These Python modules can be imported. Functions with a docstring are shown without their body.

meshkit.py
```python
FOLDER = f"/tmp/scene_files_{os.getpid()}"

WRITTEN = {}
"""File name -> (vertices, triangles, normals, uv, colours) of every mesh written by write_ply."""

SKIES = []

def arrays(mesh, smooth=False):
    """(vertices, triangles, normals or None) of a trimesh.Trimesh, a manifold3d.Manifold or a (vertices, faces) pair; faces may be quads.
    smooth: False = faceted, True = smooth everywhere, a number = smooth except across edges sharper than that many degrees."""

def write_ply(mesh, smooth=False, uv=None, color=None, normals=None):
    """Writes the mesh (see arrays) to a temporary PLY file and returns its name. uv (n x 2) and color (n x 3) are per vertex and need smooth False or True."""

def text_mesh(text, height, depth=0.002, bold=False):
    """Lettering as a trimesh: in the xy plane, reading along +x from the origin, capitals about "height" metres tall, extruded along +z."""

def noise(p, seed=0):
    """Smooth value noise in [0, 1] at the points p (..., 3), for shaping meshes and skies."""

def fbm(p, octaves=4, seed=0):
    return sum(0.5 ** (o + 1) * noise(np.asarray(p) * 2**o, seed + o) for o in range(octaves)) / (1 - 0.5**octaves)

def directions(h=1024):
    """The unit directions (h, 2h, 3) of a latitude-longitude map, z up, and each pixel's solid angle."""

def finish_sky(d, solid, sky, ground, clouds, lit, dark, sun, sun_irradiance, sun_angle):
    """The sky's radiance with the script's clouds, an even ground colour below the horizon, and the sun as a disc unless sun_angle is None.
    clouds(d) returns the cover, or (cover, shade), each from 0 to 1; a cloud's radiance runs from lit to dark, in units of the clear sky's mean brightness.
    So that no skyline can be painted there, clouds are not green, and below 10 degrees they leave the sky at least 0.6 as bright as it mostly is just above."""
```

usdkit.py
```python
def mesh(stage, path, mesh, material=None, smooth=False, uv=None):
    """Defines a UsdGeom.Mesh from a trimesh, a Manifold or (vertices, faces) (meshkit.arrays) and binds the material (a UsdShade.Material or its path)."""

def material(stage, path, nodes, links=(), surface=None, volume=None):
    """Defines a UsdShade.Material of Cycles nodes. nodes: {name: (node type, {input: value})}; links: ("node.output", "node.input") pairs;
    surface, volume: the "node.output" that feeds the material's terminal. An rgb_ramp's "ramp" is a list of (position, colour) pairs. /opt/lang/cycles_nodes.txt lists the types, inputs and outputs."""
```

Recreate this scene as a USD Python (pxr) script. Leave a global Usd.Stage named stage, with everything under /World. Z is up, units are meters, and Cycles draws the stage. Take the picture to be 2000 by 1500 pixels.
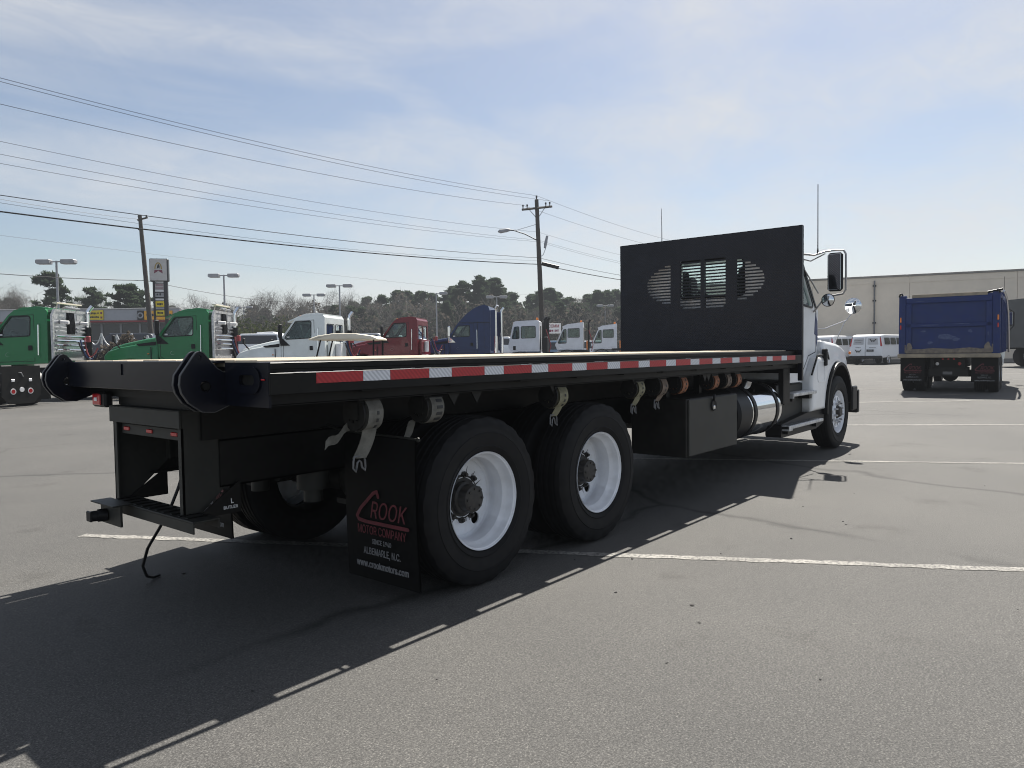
import math, random
import numpy as np, trimesh, usdkit, meshkit
from shapely.geometry import Polygon, Point, LineString, box as sbox
from shapely import affinity
from shapely.ops import unary_union
from pxr import Usd, UsdGeom, UsdLux, UsdShade, Gf, Sdf

stage = Usd.Stage.CreateInMemory()
UsdGeom.SetStageUpAxis(stage, UsdGeom.Tokens.z)
UsdGeom.SetStageMetersPerUnit(stage, 1.0)
W = UsdGeom.Xform.Define(stage, '/World')
stage.SetDefaultPrim(W.GetPrim())
UsdGeom.Scope.Define(stage, '/World/Looks')
PI = math.pi

# ---------------------------------------------------------------- camera
F_PX, YAW, PITCH, ROLL = 1428.14, 0.6907, -0.0437, -0.0134
CAM = np.array([-3.3245, -4.1607, 1.4319])
def _basis():
    cy, sy, cp, sp = math.cos(YAW), math.sin(YAW), math.cos(PITCH), math.sin(PITCH)
    f = np.array([cy*cp, sy*cp, sp]); r = np.array([sy, -cy, 0]); u = np.cross(r, f)
    cr, sr = math.cos(ROLL), math.sin(ROLL)
    return cr*r+sr*u, -sr*r+cr*u, f
RGT, UPV, FWD = _basis()
cam = UsdGeom.Camera.Define(stage, '/World/camera')
cam.CreateHorizontalApertureAttr(36.0); cam.CreateVerticalApertureAttr(27.0)
cam.CreateFocalLengthAttr(36.0*F_PX/2000)
cam.CreateClippingRangeAttr(Gf.Vec2f(0.05, 5000))
_m = np.eye(4); _m[0, :3] = RGT; _m[1, :3] = UPV; _m[2, :3] = -FWD; _m[3, :3] = CAM
cam.AddTransformOp().Set(Gf.Matrix4d(*[float(x) for x in _m.ravel()]))
cam.CreateExposureAttr(1.0)

# ---------------------------------------------------------------- sky and sun
SUN_AZ, SUN_EL = math.radians(15.3), math.radians(54.4)
SUN = np.array([math.cos(SUN_EL)*math.cos(SUN_AZ), math.cos(SUN_EL)*math.sin(SUN_AZ), math.sin(SUN_EL)])
dome = UsdLux.DomeLight.Define(stage, '/World/sky_dome')
skym = usdkit.material(stage, '/World/Looks/sky', {
    "tc": ("texture_coordinate", {}),
    "sky": ("sky_texture", {"sky_type": "single_scattering", "sun_disc": False, "sun_elevation": SUN_EL,
                            "sun_rotation": math.atan2(SUN[0], SUN[1]), "altitude": 150.0, "air_density": 1.0, "aerosol_density": 1.6, "ozone_density": 1.0}),
    "rot": ("mapping", {"rotation": (0.0, 0.0, 0.55), "scale": (0.75, 3.2, 9.0)}),
    "n1": ("noise_texture", {"scale": 1.15, "detail": 4.0, "roughness": 0.45, "distortion": 0.4}),
    "r1": ("rgb_ramp", {"ramp": [(0.0, (0.0,)*3), (0.38, (0.12,)*3), (0.52, (0.6,)*3), (0.66, (0.95,)*3), (1.0, (1.0,)*3)]}),
    "map2": ("mapping", {"rotation": (0.0, 0.0, -0.4), "scale": (3.0, 7.0, 12.0)}),
    "n2": ("noise_texture", {"scale": 2.0, "detail": 7.0, "roughness": 0.6, "distortion": 1.6}),
    "r2": ("rgb_ramp", {"ramp": [(0.32, (0.6,)*3), (0.66, (1.0,)*3)]}),
    "mul": ("math", {"math_type": "multiply"}),
    "mul2": ("math", {"math_type": "multiply", "value2": 0.85}),
    "mixc": ("mix", {"mix_type": "mix", "color2": (6.9, 7.0, 7.15)}),
    "bg": ("background_shader", {"strength": 0.052})},
    [("tc.generated", "rot.vector"), ("rot.vector", "n1.vector"), ("n1.fac", "r1.fac"), ("tc.generated", "map2.vector"), ("map2.vector", "n2.vector"),
     ("n2.fac", "r2.fac"), ("r1.color", "mul.value1"), ("r2.color", "mul.value2"), ("mul.value", "mul2.value1"), ("mul2.value", "mixc.fac"), ("sky.color", "mixc.color1"),
     ("mixc.color", "bg.color")], surface="bg.background")
UsdShade.MaterialBindingAPI.Apply(dome.GetPrim()).Bind(skym)
dome.CreateIntensityAttr(1.0)
sun = UsdLux.DistantLight.Define(stage, '/World/sun')
sun.CreateIntensityAttr(1.25); sun.CreateAngleAttr(0.55); sun.CreateNormalizeAttr(True); sun.CreateColorAttr(Gf.Vec3f(1.0, 0.955, 0.88))
_z = SUN; _x = np.cross([0, 0, 1.0], _z); _x /= np.linalg.norm(_x); _y = np.cross(_z, _x)
_m = np.eye(4); _m[0, :3] = _x; _m[1, :3] = _y; _m[2, :3] = _z
sun.AddTransformOp().Set(Gf.Matrix4d(*[float(x) for x in _m.ravel()]))

# ---------------------------------------------------------------- helpers: points from the photograph's survey
def ray(u, v):
    return RGT*((u-1000)/F_PX) - UPV*((v-750)/F_PX) + FWD
def at_h(u, v, h):
    d = ray(u, v); return CAM + d*((h-CAM[2])/d[2])
def at_d(u, v, dist):
    return CAM + ray(u, v)*dist

# ---------------------------------------------------------------- helpers: meshes
def tm(v, f): return trimesh.Trimesh(np.asarray(v, float), np.asarray(f, int), process=False)
def cat(*ms):
    out = []
    for m in ms:
        out += list(m) if isinstance(m, (list, tuple)) else [m]
    return trimesh.util.concatenate(out)
def mv(m, t=(0, 0, 0), rz=0, ry=0, rx=0):
    m = m.copy()
    if rx: m.apply_transform(trimesh.transformations.rotation_matrix(rx, [1, 0, 0]))
    if ry: m.apply_transform(trimesh.transformations.rotation_matrix(ry, [0, 1, 0]))
    if rz: m.apply_transform(trimesh.transformations.rotation_matrix(rz, [0, 0, 1]))
    m.apply_translation(t); return m
def bb(x0, x1, y0, y1, z0, z1):
    m = trimesh.creation.box([abs(x1-x0), abs(y1-y0), abs(z1-z0)]); m.apply_translation([(x0+x1)/2, (y0+y1)/2, (z0+z1)/2]); return m
def rb(x0, x1, y0, y1, z0, z1, r=0.01):
    """Box with chamfered edges."""
    x0, x1 = sorted((x0, x1)); y0, y1 = sorted((y0, y1)); z0, z1 = sorted((z0, z1))
    r = min(r, .45*(x1-x0), .45*(y1-y0), .45*(z1-z0))
    P = []
    for X, sx in ((x0, 1), (x1, -1)):
        for Y, sy in ((y0, 1), (y1, -1)):
            for Z, sz in ((z0, 1), (z1, -1)):
                P += [(X, Y+sy*r, Z+sz*r), (X+sx*r, Y, Z+sz*r), (X+sx*r, Y+sy*r, Z)]
    return trimesh.convex.convex_hull(np.array(P))
def axis_swap(m, axis):
    if axis == 'z': return m
    v = m.vertices.copy()
    if axis == 'y': return tm(v[:, [0, 2, 1]], m.faces[:, ::-1])
    return tm(v[:, [2, 0, 1]], m.faces)
def prism(poly, axis, a0, a1):
    """Extrude a polygon: axis y takes (x, z), axis x takes (y, z), axis z takes (x, y)."""
    poly = poly if hasattr(poly, 'geom_type') else Polygon(poly)
    ps = []
    for g in getattr(poly, 'geoms', [poly]):
        if g.area < 1e-9: continue
        e = trimesh.creation.extrude_polygon(g, abs(a1-a0), engine='earcut'); e.apply_translation([0, 0, min(a0, a1)]); ps.append(axis_swap(e, axis))
    return trimesh.util.concatenate(ps)
def resample(poly, seg):
    c = np.array(poly.exterior.coords)[:-1]; out = []
    for i in range(len(c)):
        a, b = c[i], c[(i+1) % len(c)]; n = max(1, int(np.linalg.norm(b-a)/seg))
        out += [a+(b-a)*k/n for k in range(n)]
    return np.array(out)
def bprism(poly, axis, a0, a1, r=0.04, n=3, seg=0.25, warp=None):
    """Extruded polygon with rounded rims."""
    poly = poly if hasattr(poly, 'geom_type') else Polygon(poly)
    if not poly.exterior.is_ccw: poly = Polygon(list(poly.exterior.coords)[::-1])
    c = resample(poly, seg); N = len(c)
    e = np.roll(c, -1, 0)-c; e /= np.linalg.norm(e, axis=1)[:, None]
    n1 = np.stack([-e[:, 1], e[:, 0]], 1); n0 = np.roll(n1, 1, 0); nn = n0+n1
    nn /= np.maximum(1e-6, (nn*n1).sum(1))[:, None]; l = np.linalg.norm(nn, axis=1); nn *= np.minimum(1, 1.6/l)[:, None]
    rings, hs = [], []
    for k in range(n+1):
        t = k/n*PI/2; rings.append(c+nn*r*(1-math.sin(t))); hs.append(a0+r*(1-math.cos(t)))
    rings += rings[::-1]; hs += [a1-(h-a0) for h in hs[::-1]]
    V = np.concatenate([np.column_stack([R, np.full(N, h)]) for R, h in zip(rings, hs)]); Fc = []
    idx = np.arange(N); nx = (idx+1) % N
    for k in range(len(rings)-1):
        a, b = k*N, (k+1)*N
        Fc.append(np.stack([a+idx, a+nx, b+nx], 1)); Fc.append(np.stack([a+idx, b+nx, b+idx], 1))
    def capf(R):
        pv, pf = trimesh.creation.triangulate_polygon(Polygon(R), engine='earcut')
        d = ((pv[:, None]-R[None])**2).sum(2).argmin(1); pf = d[pf]
        ar = R[pf]; cr = (ar[:, 1]-ar[:, 0]); cs = (ar[:, 2]-ar[:, 0]); s = cr[:, 0]*cs[:, 1]-cr[:, 1]*cs[:, 0]
        pf[s < 0] = pf[s < 0][:, ::-1]; return pf
    b = capf(rings[0]); Fc.append(b[:, ::-1]); Fc.append(b+(len(rings)-1)*N)
    m = axis_swap(tm(V, np.concatenate(Fc)), axis)
    if warp: m.vertices = warp(np.array(m.vertices))
    return m
def tube(pts, r, n=8, closed=False):
    P = np.asarray(pts, float); K = len(P); r = np.broadcast_to(r, K)
    T = np.gradient(P, axis=0) if not closed else np.roll(P, -1, 0)-np.roll(P, 1, 0)
    T /= np.maximum(np.linalg.norm(T, axis=1), 1e-9)[:, None]
    a = np.array([0, 0, 1.0]) if abs(T[0, 2]) < .9 else np.array([1.0, 0, 0])
    V = []; u = np.cross(T[0], a); u /= np.linalg.norm(u)
    ang = np.arange(n)*2*PI/n
    for i in range(K):
        u = u-T[i]*(u@T[i]); u /= max(np.linalg.norm(u), 1e-9); w = np.cross(T[i], u)
        V.append(P[i]+r[i]*(np.cos(ang)[:, None]*u+np.sin(ang)[:, None]*w))
    V = np.concatenate(V); Fc = []; idx = np.arange(n); nx = (idx+1) % n
    for i in range(K if closed else K-1):
        a, b = i*n, ((i+1) % K)*n
        Fc += [np.stack([a+idx, a+nx, b+nx], 1), np.stack([a+idx, b+nx, b+idx], 1)]
    if not closed:
        for base, flip in ((0, True), ((K-1)*n, False)):
            t = np.stack([np.full(n-2, base), base+np.arange(1, n-1), base+np.arange(2, n)], 1); Fc.append(t[:, ::-1] if flip else t)
    return tm(V, np.concatenate(Fc))
def cyl(p0, p1, r, n=16, r1=None): return tube([p0, p1], [r, r if r1 is None else r1], n)
def lathe(prof, axis='y', c=(0, 0, 0), n=48, closed=False, seg_mod=None):
    """Revolve (radius, along) points. axis is the axle."""
    P = np.asarray(prof, float); K = len(P); ang = np.arange(n)*2*PI/n; V = []
    for j, t in enumerate(ang):
        rr = P[:, 0]+(seg_mod(j)*np.array([1.0 if q else 0.0 for q in (P[:, 0] > 0)]) if seg_mod is None else 0) if False else P[:, 0]
        if seg_mod is not None: rr = P[:, 0]+seg_mod(j, P)
        ct, st = math.cos(t), math.sin(t)
        if axis == 'y': V.append(np.stack([rr*ct, P[:, 1], rr*st], 1))
        elif axis == 'x': V.append(np.stack([P[:, 1], rr*ct, rr*st], 1))
        else: V.append(np.stack([rr*ct, rr*st, P[:, 1]], 1))
    V = np.concatenate(V); Fc = []
    k = np.arange(K if closed else K-1); k1 = (k+1) % K
    for j in range(n):
        a, b = j*K, ((j+1) % n)*K
        Fc += [np.stack([a+k, a+k1, b+k1], 1), np.stack([a+k, b+k1, b+k], 1)]
    m = tm(V+np.asarray(c, float), np.concatenate(Fc))
    return m
def loftq(rings, cap=True):
    """Quads between rings of equal length (each K x 3)."""
    R = [np.asarray(r, float) for r in rings]; N = len(R[0]); V = np.concatenate(R); idx = np.arange(N); nx = (idx+1) % N; Fc = []
    for k in range(len(R)-1):
        a, b = k*N, (k+1)*N; Fc += [np.stack([a+idx, a+nx, b+nx], 1), np.stack([a+idx, b+nx, b+idx], 1)]
    if cap:
        for base, flip in ((0, True), ((len(R)-1)*N, False)):
            t = np.stack([np.full(N-2, base), base+np.arange(1, N-1), base+np.arange(2, N)], 1); Fc.append(t[:, ::-1] if flip else t)
    return tm(V, np.concatenate(Fc))
def ribbon(pts, width, thick, wdir):
    """Flat strap along points, width along wdir (one vector)."""
    P = np.asarray(pts, float); w = np.asarray(wdir, float); w = w/np.linalg.norm(w)
    T = np.gradient(P, axis=0); Nn = np.cross(T, w); Nn /= np.linalg.norm(Nn, axis=1)[:, None]
    return loftq([np.array([p-w*width/2-n*thick/2, p+w*width/2-n*thick/2, p+w*width/2+n*thick/2, p-w*width/2+n*thick/2]) for p, n in zip(P, Nn)])
def rp(poly, r): return poly.buffer(-r).buffer(r, quad_segs=4)
def rect(x0, x1, y0, y1, r=0):
    p = sbox(min(x0, x1), min(y0, y1), max(x0, x1), max(y0, y1)); return rp(p, r) if r else p
def text(s, h, depth=.002, bold=False): return meshkit.text_mesh(s, h, depth, bold)
def place_text(s, h, o, right, up, bold=False, depth=.002, width=None, shear=0, center=True):
    """Lettering in the plane right/up, raised along right x up."""
    m = text(s, h, depth, bold); v = np.array(m.vertices); w = v[:, 0].max()-v[:, 0].min(); v[:, 0] -= v[:, 0].min()
    if width: v[:, 0] *= width/w; w = width
    if center: v[:, 0] -= w/2
    v[:, 0] += shear*v[:, 1]
    r, u = np.asarray(right, float), np.asarray(up, float); nrm = np.cross(r, u)
    return tm(np.asarray(o)+v[:, :1]*r+v[:, 1:2]*u+v[:, 2:3]*nrm, m.faces)
def plate_text(poly, o, right, up, depth=.002):
    m = prism(poly, 'z', 0, depth); v = np.array(m.vertices); r, u = np.asarray(right, float), np.asarray(up, float); nrm = np.cross(r, u)
    return tm(np.asarray(o)+v[:, :1]*r+v[:, 1:2]*u+v[:, 2:3]*nrm, m.faces)

# ---------------------------------------------------------------- helpers: prims
_used = {}
def path_for(parent, name):
    k = (parent, name); n = _used.get(k, 0); _used[k] = n+1
    return f'{parent}/{name}' if n == 0 else f'{parent}/{name}_{n:03d}'
def tag(p, label=None, cat_=None, group=None, kind=None):
    for k, v in (('label', label), ('category', cat_), ('group', group), ('kind', kind)):
        if v: p.SetCustomDataByKey(k, v)
    return p
def xform(path, loc=(0, 0, 0), rz=0, scale=None):
    x = UsdGeom.Xform.Define(stage, path); x.AddTranslateOp().Set(Gf.Vec3d(*map(float, loc)))
    if rz: x.AddRotateZOp().Set(math.degrees(rz))
    if scale is not None: x.AddScaleOp().Set(Gf.Vec3f(*(map(float, scale) if np.ndim(scale) else (scale,)*3)))
    return x.GetPrim()
def thing(name, label, cat_, loc=(0, 0, 0), rz=0, group=None, scale=None):
    return tag(xform(path_for('/World', name), loc, rz, scale), label, cat_, group)
def group_part(parent, name, loc=(0, 0, 0), rz=0):
    return xform(path_for(str(parent.GetPath()), name), loc, rz)
def part(parent, name, mesh, mat, smooth=30, label=None, kind=None):
    p = usdkit.mesh(stage, path_for(str(parent.GetPath()), name), mesh, MATS[mat], smooth=smooth).GetPrim()
    return tag(p, label, kind=kind)
def solo(name, mesh, mat, label=None, cat_=None, group=None, kind=None, smooth=30):
    p = usdkit.mesh(stage, path_for('/World', name), mesh, MATS[mat], smooth=smooth).GetPrim()
    return tag(p, label, cat_, group, kind)
def copy_of(src, name, label, loc, rz=0, scale=None, group=None):
    was = src.GetCustomData()
    p = xform(path_for('/World', name), loc, rz, scale); tag(p, label, was.get('category'), group or was.get('group'))
    p.GetReferences().AddInternalReference(src.GetPath()); p.SetInstanceable(True)
    return p

# ---------------------------------------------------------------- materials
MATS = {}
def mat(name, color, rough=0.5, metal=0.0, var=0.0, vscale=6.0, color2=None, coat=0.0, bump=0.0, bscale=60.0, spec=None, **kw):
    inp = {"roughness": rough, "metallic": metal}
    if coat: inp.update(coat_weight=coat, coat_roughness=0.06)
    if spec is not None: inp["specular_ior_level"] = spec
    inp.update(kw)
    nodes = {"p": ("principled_bsdf", inp)}; links = []
    if var or color2 is not None:
        c1 = np.array(color); c2 = np.array(color2) if color2 is not None else c1*(1-var)
        nodes["tc"] = ("texture_coordinate", {})
        nodes["n"] = ("noise_texture", {"scale": vscale, "detail": 6.0, "roughness": 0.6})
        nodes["r"] = ("rgb_ramp", {"ramp": [(0.35, tuple(c1)), (0.68, tuple(c2))]})
        links += [("tc.object", "n.vector"), ("n.fac", "r.fac"), ("r.color", "p.base_color")]
    else: inp["base_color"] = tuple(color)
    if bump:
        nodes["tc2"] = ("texture_coordinate", {}); nodes["nb"] = ("noise_texture", {"scale": bscale, "detail": 4.0}); nodes["b"] = ("bump", {"strength": bump, "distance": 0.01})
        links += [("tc2.object", "nb.vector"), ("nb.fac", "b.height"), ("b.normal", "p.normal")]
    MATS[name] = usdkit.material(stage, f'/World/Looks/{name}', nodes, links, surface="p.BSDF"); return MATS[name]
def glass(name, tint, rough=0.0, ior=1.5):
    MATS[name] = usdkit.material(stage, f'/World/Looks/{name}', {"t": ("transparent_bsdf", {"color": tint}), "g": ("glossy_bsdf", {"color": (0.95, 1, 1), "roughness": rough}),
        "f": ("fresnel", {"IOR": ior}), "m": ("mix_closure", {})}, [("f.fac", "m.fac"), ("t.BSDF", "m.closure1"), ("g.BSDF", "m.closure2")], surface="m.closure")
def leafmat(name, c1, c2, trans=0.3):
    MATS[name] = usdkit.material(stage, f'/World/Looks/{name}', {"g": ("geometry", {}), "r": ("rgb_ramp", {"ramp": [(0, c1), (1, c2)]}), "d": ("diffuse_bsdf", {}), "t": ("translucent_bsdf", {}),
        "m": ("mix_closure", {"fac": trans})}, [("g.random_per_island", "r.fac"), ("r.color", "d.color"), ("r.color", "t.color"), ("d.BSDF", "m.closure1"), ("t.BSDF", "m.closure2")], surface="m.closure")
mat('black_paint', (0.002, 0.0026, 0.0055), .25, spec=.2, bump=.02, bscale=14)
mat('black_frame', (0.003, 0.003, 0.003), .42, spec=.16, color2=(0.006, 0.0058, 0.005), vscale=9, bump=.05, bscale=40)
mat('dusty_plate', (0.014, 0.0145, 0.0125), .5, spec=.3, color2=(0.022, 0.0215, 0.018), vscale=4, bump=.06, bscale=40)
mat('black_dusty', (0.0055, 0.0055, 0.005), .5, spec=.22, color2=(0.013, 0.0122, 0.0105), vscale=5, bump=.1, bscale=50)
mat('black_plastic', (0.004, 0.004, 0.0048), .45, spec=.25)
mat('rubber', (0.0042, 0.0043, 0.005), .62, spec=.16, color2=(0.0078, 0.0076, 0.0076), vscale=11, bump=.06, bscale=90)
mat('rubber_worn', (0.018, 0.018, 0.018), .75, color2=(0.036, 0.034, 0.031), vscale=16, bump=.1, bscale=90)
mat('flap_rubber', (0.002, 0.002, 0.002), .5, spec=.12, bump=.04, bscale=30)
mat('wheel_white', (0.78, 0.80, 0.84), .38, color2=(0.66, 0.67, 0.69), vscale=7)
mat('hub_black', (0.01, 0.0095, 0.009), .55, color2=(0.03, 0.026, 0.022), vscale=30)
mat('chrome', (0.86, 0.87, 0.88), .07, 1.0)
mat('aluminium', (0.62, 0.63, 0.65), .28, 1.0, color2=(0.5, 0.5, 0.51), vscale=20)
mat('aluminium_dull', (0.62, 0.62, 0.61), .45, .7, color2=(0.36, 0.36, 0.36), vscale=15, bump=.1, bscale=60)
mat('edge_highlight', (0.034, 0.034, 0.036), .45, spec=.5, color2=(0.025, 0.025, 0.026), vscale=14)  # paler tone that paints the sky glint along the bracket rims
mat('mirror_steel', (0.42, 0.41, 0.4), .3, .9, color2=(0.3, 0.29, 0.28), vscale=12)
mat('steel_grey', (0.16, 0.16, 0.165), .5, .4, color2=(0.1, 0.1, 0.1), vscale=10)
mat('cab_white', (0.74, 0.75, 0.76), .3, coat=.4, color2=(0.66, 0.66, 0.65), vscale=2.5)
mat('tractor_white', (0.70, 0.74, 0.73), .3, coat=.4, color2=(0.62, 0.65, 0.63), vscale=2)
mat('yard_white', (0.66, 0.68, 0.72), .35, color2=(0.58, 0.59, 0.62), vscale=2)
mat('tractor_green', (0.008, 0.145, 0.045), .3, coat=.25, spec=.35)
mat('tractor_red', (0.125, 0.005, 0.011), .3, coat=.25, spec=.3)
mat('tractor_blue', (0.005, 0.018, 0.075), .3, coat=.2, spec=.3)
mat('dump_blue', (0.007, 0.021, 0.108), .42, spec=.25, color2=(0.014, 0.028, 0.095), vscale=4, bump=.08, bscale=8)
mat('dump_dirt', (0.2, 0.165, 0.125), .8, color2=(0.1, 0.085, 0.08), vscale=9)
mat('dump_scuff', (0.05, 0.075, 0.16), .6, color2=(0.022, 0.036, 0.11), vscale=18)
mat('tan_board', (0.3, 0.25, 0.18), .8, color2=(0.2, 0.17, 0.13), vscale=4)
mat('red_lens', (0.35, 0.008, 0.012), .15, coat=.6)
mat('amber_lens', (0.6, 0.16, 0.01), .15, coat=.6)
mat('clear_lens', (0.75, 0.75, 0.75), .12)
mat('strap_beige', (0.14, 0.134, 0.115), .85, color2=(0.085, 0.081, 0.07), vscale=25, bump=.15, bscale=200)
mat('strap_yellow', (0.22, 0.205, 0.13), .85, color2=(0.14, 0.132, 0.085), vscale=25, bump=.15, bscale=200)
mat('strap_orange', (0.3, 0.115, 0.05), .85, color2=(0.17, 0.075, 0.042), vscale=25, bump=.15, bscale=200)
mat('strap_brown', (0.17, 0.125, 0.093), .85, color2=(0.11, 0.085, 0.065), vscale=25, bump=.15, bscale=200)
mat('print_black', (0.02, 0.02, 0.02), .6)
mat('print_white', (0.62, 0.62, 0.62), .6)
mat('print_grey', (0.2, 0.2, 0.205), .6, color2=(0.12, 0.12, 0.125), vscale=30)
mat('print_red', (0.115, 0.014, 0.021), .6, color2=(0.07, 0.01, 0.014), vscale=30)
mat('print_green', (0.02, 0.1, 0.06), .5)
mat('mirror', (0.8, 0.82, 0.84), .015, 1.0)
mat('seat_grey', (0.03, 0.032, 0.035), .8)
mat('lamp_grey', (0.28, 0.285, 0.3), .5, color2=(0.22, 0.22, 0.235), vscale=3)
mat('lamp_lens', (0.42, 0.42, 0.43), .3)
mat('pole_wood', (0.035, 0.03, 0.027), .9, color2=(0.06, 0.05, 0.042), vscale=12, bump=.3, bscale=30)
mat('wire', (0.02, 0.02, 0.022), .6)
mat('insulator', (0.03, 0.025, 0.03), .3)
mat('canopy_cream', (0.68, 0.62, 0.5), .6, color2=(0.6, 0.55, 0.45), vscale=3)
mat('plank_wood', (0.5, 0.42, 0.31), .75, color2=(0.36, 0.3, 0.22), vscale=7, bump=.2, bscale=30)
mat('plank_wood_b', (0.56, 0.48, 0.36), .75, color2=(0.42, 0.35, 0.26), vscale=5, bump=.2, bscale=30)
mat('worn_paint_edge', (0.55, 0.53, 0.58), .6, color2=(0.1, 0.09, 0.12), vscale=40)
mat('tilt_wall', (0.66, 0.58, 0.475), .85, color2=(0.58, 0.51, 0.42), vscale=.7, bump=.05, bscale=20)
mat('wall_trim', (0.2, 0.185, 0.165), .6)
mat('grey_panel', (0.3, 0.31, 0.335), .6, color2=(0.27, 0.28, 0.3), vscale=2)
mat('store_glass', (0.02, 0.022, 0.026), .08)
mat('mullion', (0.17, 0.17, 0.175), .5)
mat('sign_yellow', (0.62, 0.47, 0.02), .5)
mat('sign_orange', (0.68, 0.33, 0.015), .5)
mat('sign_white', (0.46, 0.45, 0.44), .5, color2=(0.4, 0.38, 0.37), vscale=4)
mat('sign_black', (0.008, 0.008, 0.01), .35)
mat('sign_gold', (0.28, 0.2, 0.05), .5)
mat('sign_maroon', (0.16, 0.03, 0.06), .5)
mat('brand_red', (0.22, 0.025, 0.03), .5)
mat('trailer_grey', (0.028, 0.03, 0.03), .5, color2=(0.04, 0.042, 0.042), vscale=2)
mat('car_silver', (0.4, 0.41, 0.43), .3, .4, coat=.4)
mat('car_white', (0.7, 0.71, 0.73), .3, coat=.4)
mat('car_dark', (0.02, 0.022, 0.028), .25, coat=.5)
mat('car_blue', (0.12, 0.2, 0.3), .3, coat=.4)
mat('bark_dark', (0.05, 0.042, 0.037), .95, color2=(0.03, 0.026, 0.024), vscale=4)
mat('bark_grey', (0.13, 0.112, 0.1), .95, color2=(0.08, 0.07, 0.063), vscale=4)
mat('stone_dark', (0.03, 0.028, 0.026), .9)
leafmat('pine_needles', (0.05, 0.07, 0.042), (0.15, 0.185, 0.11), .45)
leafmat('brown_leaves', (0.1, 0.085, 0.07), (0.17, 0.145, 0.12), .3)
leafmat('shrub_leaves', (0.05, 0.062, 0.022), (0.13, 0.13, 0.045), .25)
leafmat('bare_twigs', (0.13, 0.122, 0.112), (0.23, 0.215, 0.2), .15)
glass('window_glass', (0.74, 0.81, 0.79))
glass('cab_glass', (0.95, 0.995, 0.985))
glass('tint_glass', (0.16, 0.2, 0.2))
glass('lens_glass', (0.85, 0.87, 0.87))
# diamond plate: raised lozenges in the relief only
MATS['tread_plate'] = usdkit.material(stage, '/World/Looks/tread_plate', {"g": ("geometry", {}), "s": ("separate_xyz", {}),
    "a": ("math", {"math_type": "add"}), "b": ("math", {"math_type": "subtract"}), "a1": ("math", {"math_type": "multiply", "value2": 95.0}), "b1": ("math", {"math_type": "multiply", "value2": 95.0}),
    "sa": ("math", {"math_type": "sine"}), "sb": ("math", {"math_type": "sine"}), "m": ("math", {"math_type": "multiply"}), "ab": ("math", {"math_type": "power", "value2": 2.0}),
    "n": ("noise_texture", {"scale": 3.0, "detail": 4.0}), "rr": ("rgb_ramp", {"ramp": [(0.3, (0.0030, 0.0042, 0.0085)), (0.7, (0.0068, 0.0085, 0.0145))]}),
    "bp": ("bump", {"strength": .8, "distance": .004}), "p": ("principled_bsdf", {"roughness": .4, "specular_ior_level": .28})},
    [("g.position", "s.vector"), ("s.y", "a.value1"), ("s.z", "a.value2"), ("s.y", "b.value1"), ("s.z", "b.value2"), ("a.value", "a1.value1"), ("b.value", "b1.value1"), ("a1.value", "sa.value1"), ("b1.value", "sb.value1"),
     ("sa.value", "m.value1"), ("sb.value", "m.value2"), ("m.value", "ab.value1"), ("ab.value", "bp.height"), ("bp.normal", "p.normal"), ("g.position", "n.vector"), ("n.fac", "rr.fac"), ("rr.color", "p.base_color")], surface="p.BSDF")
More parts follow.
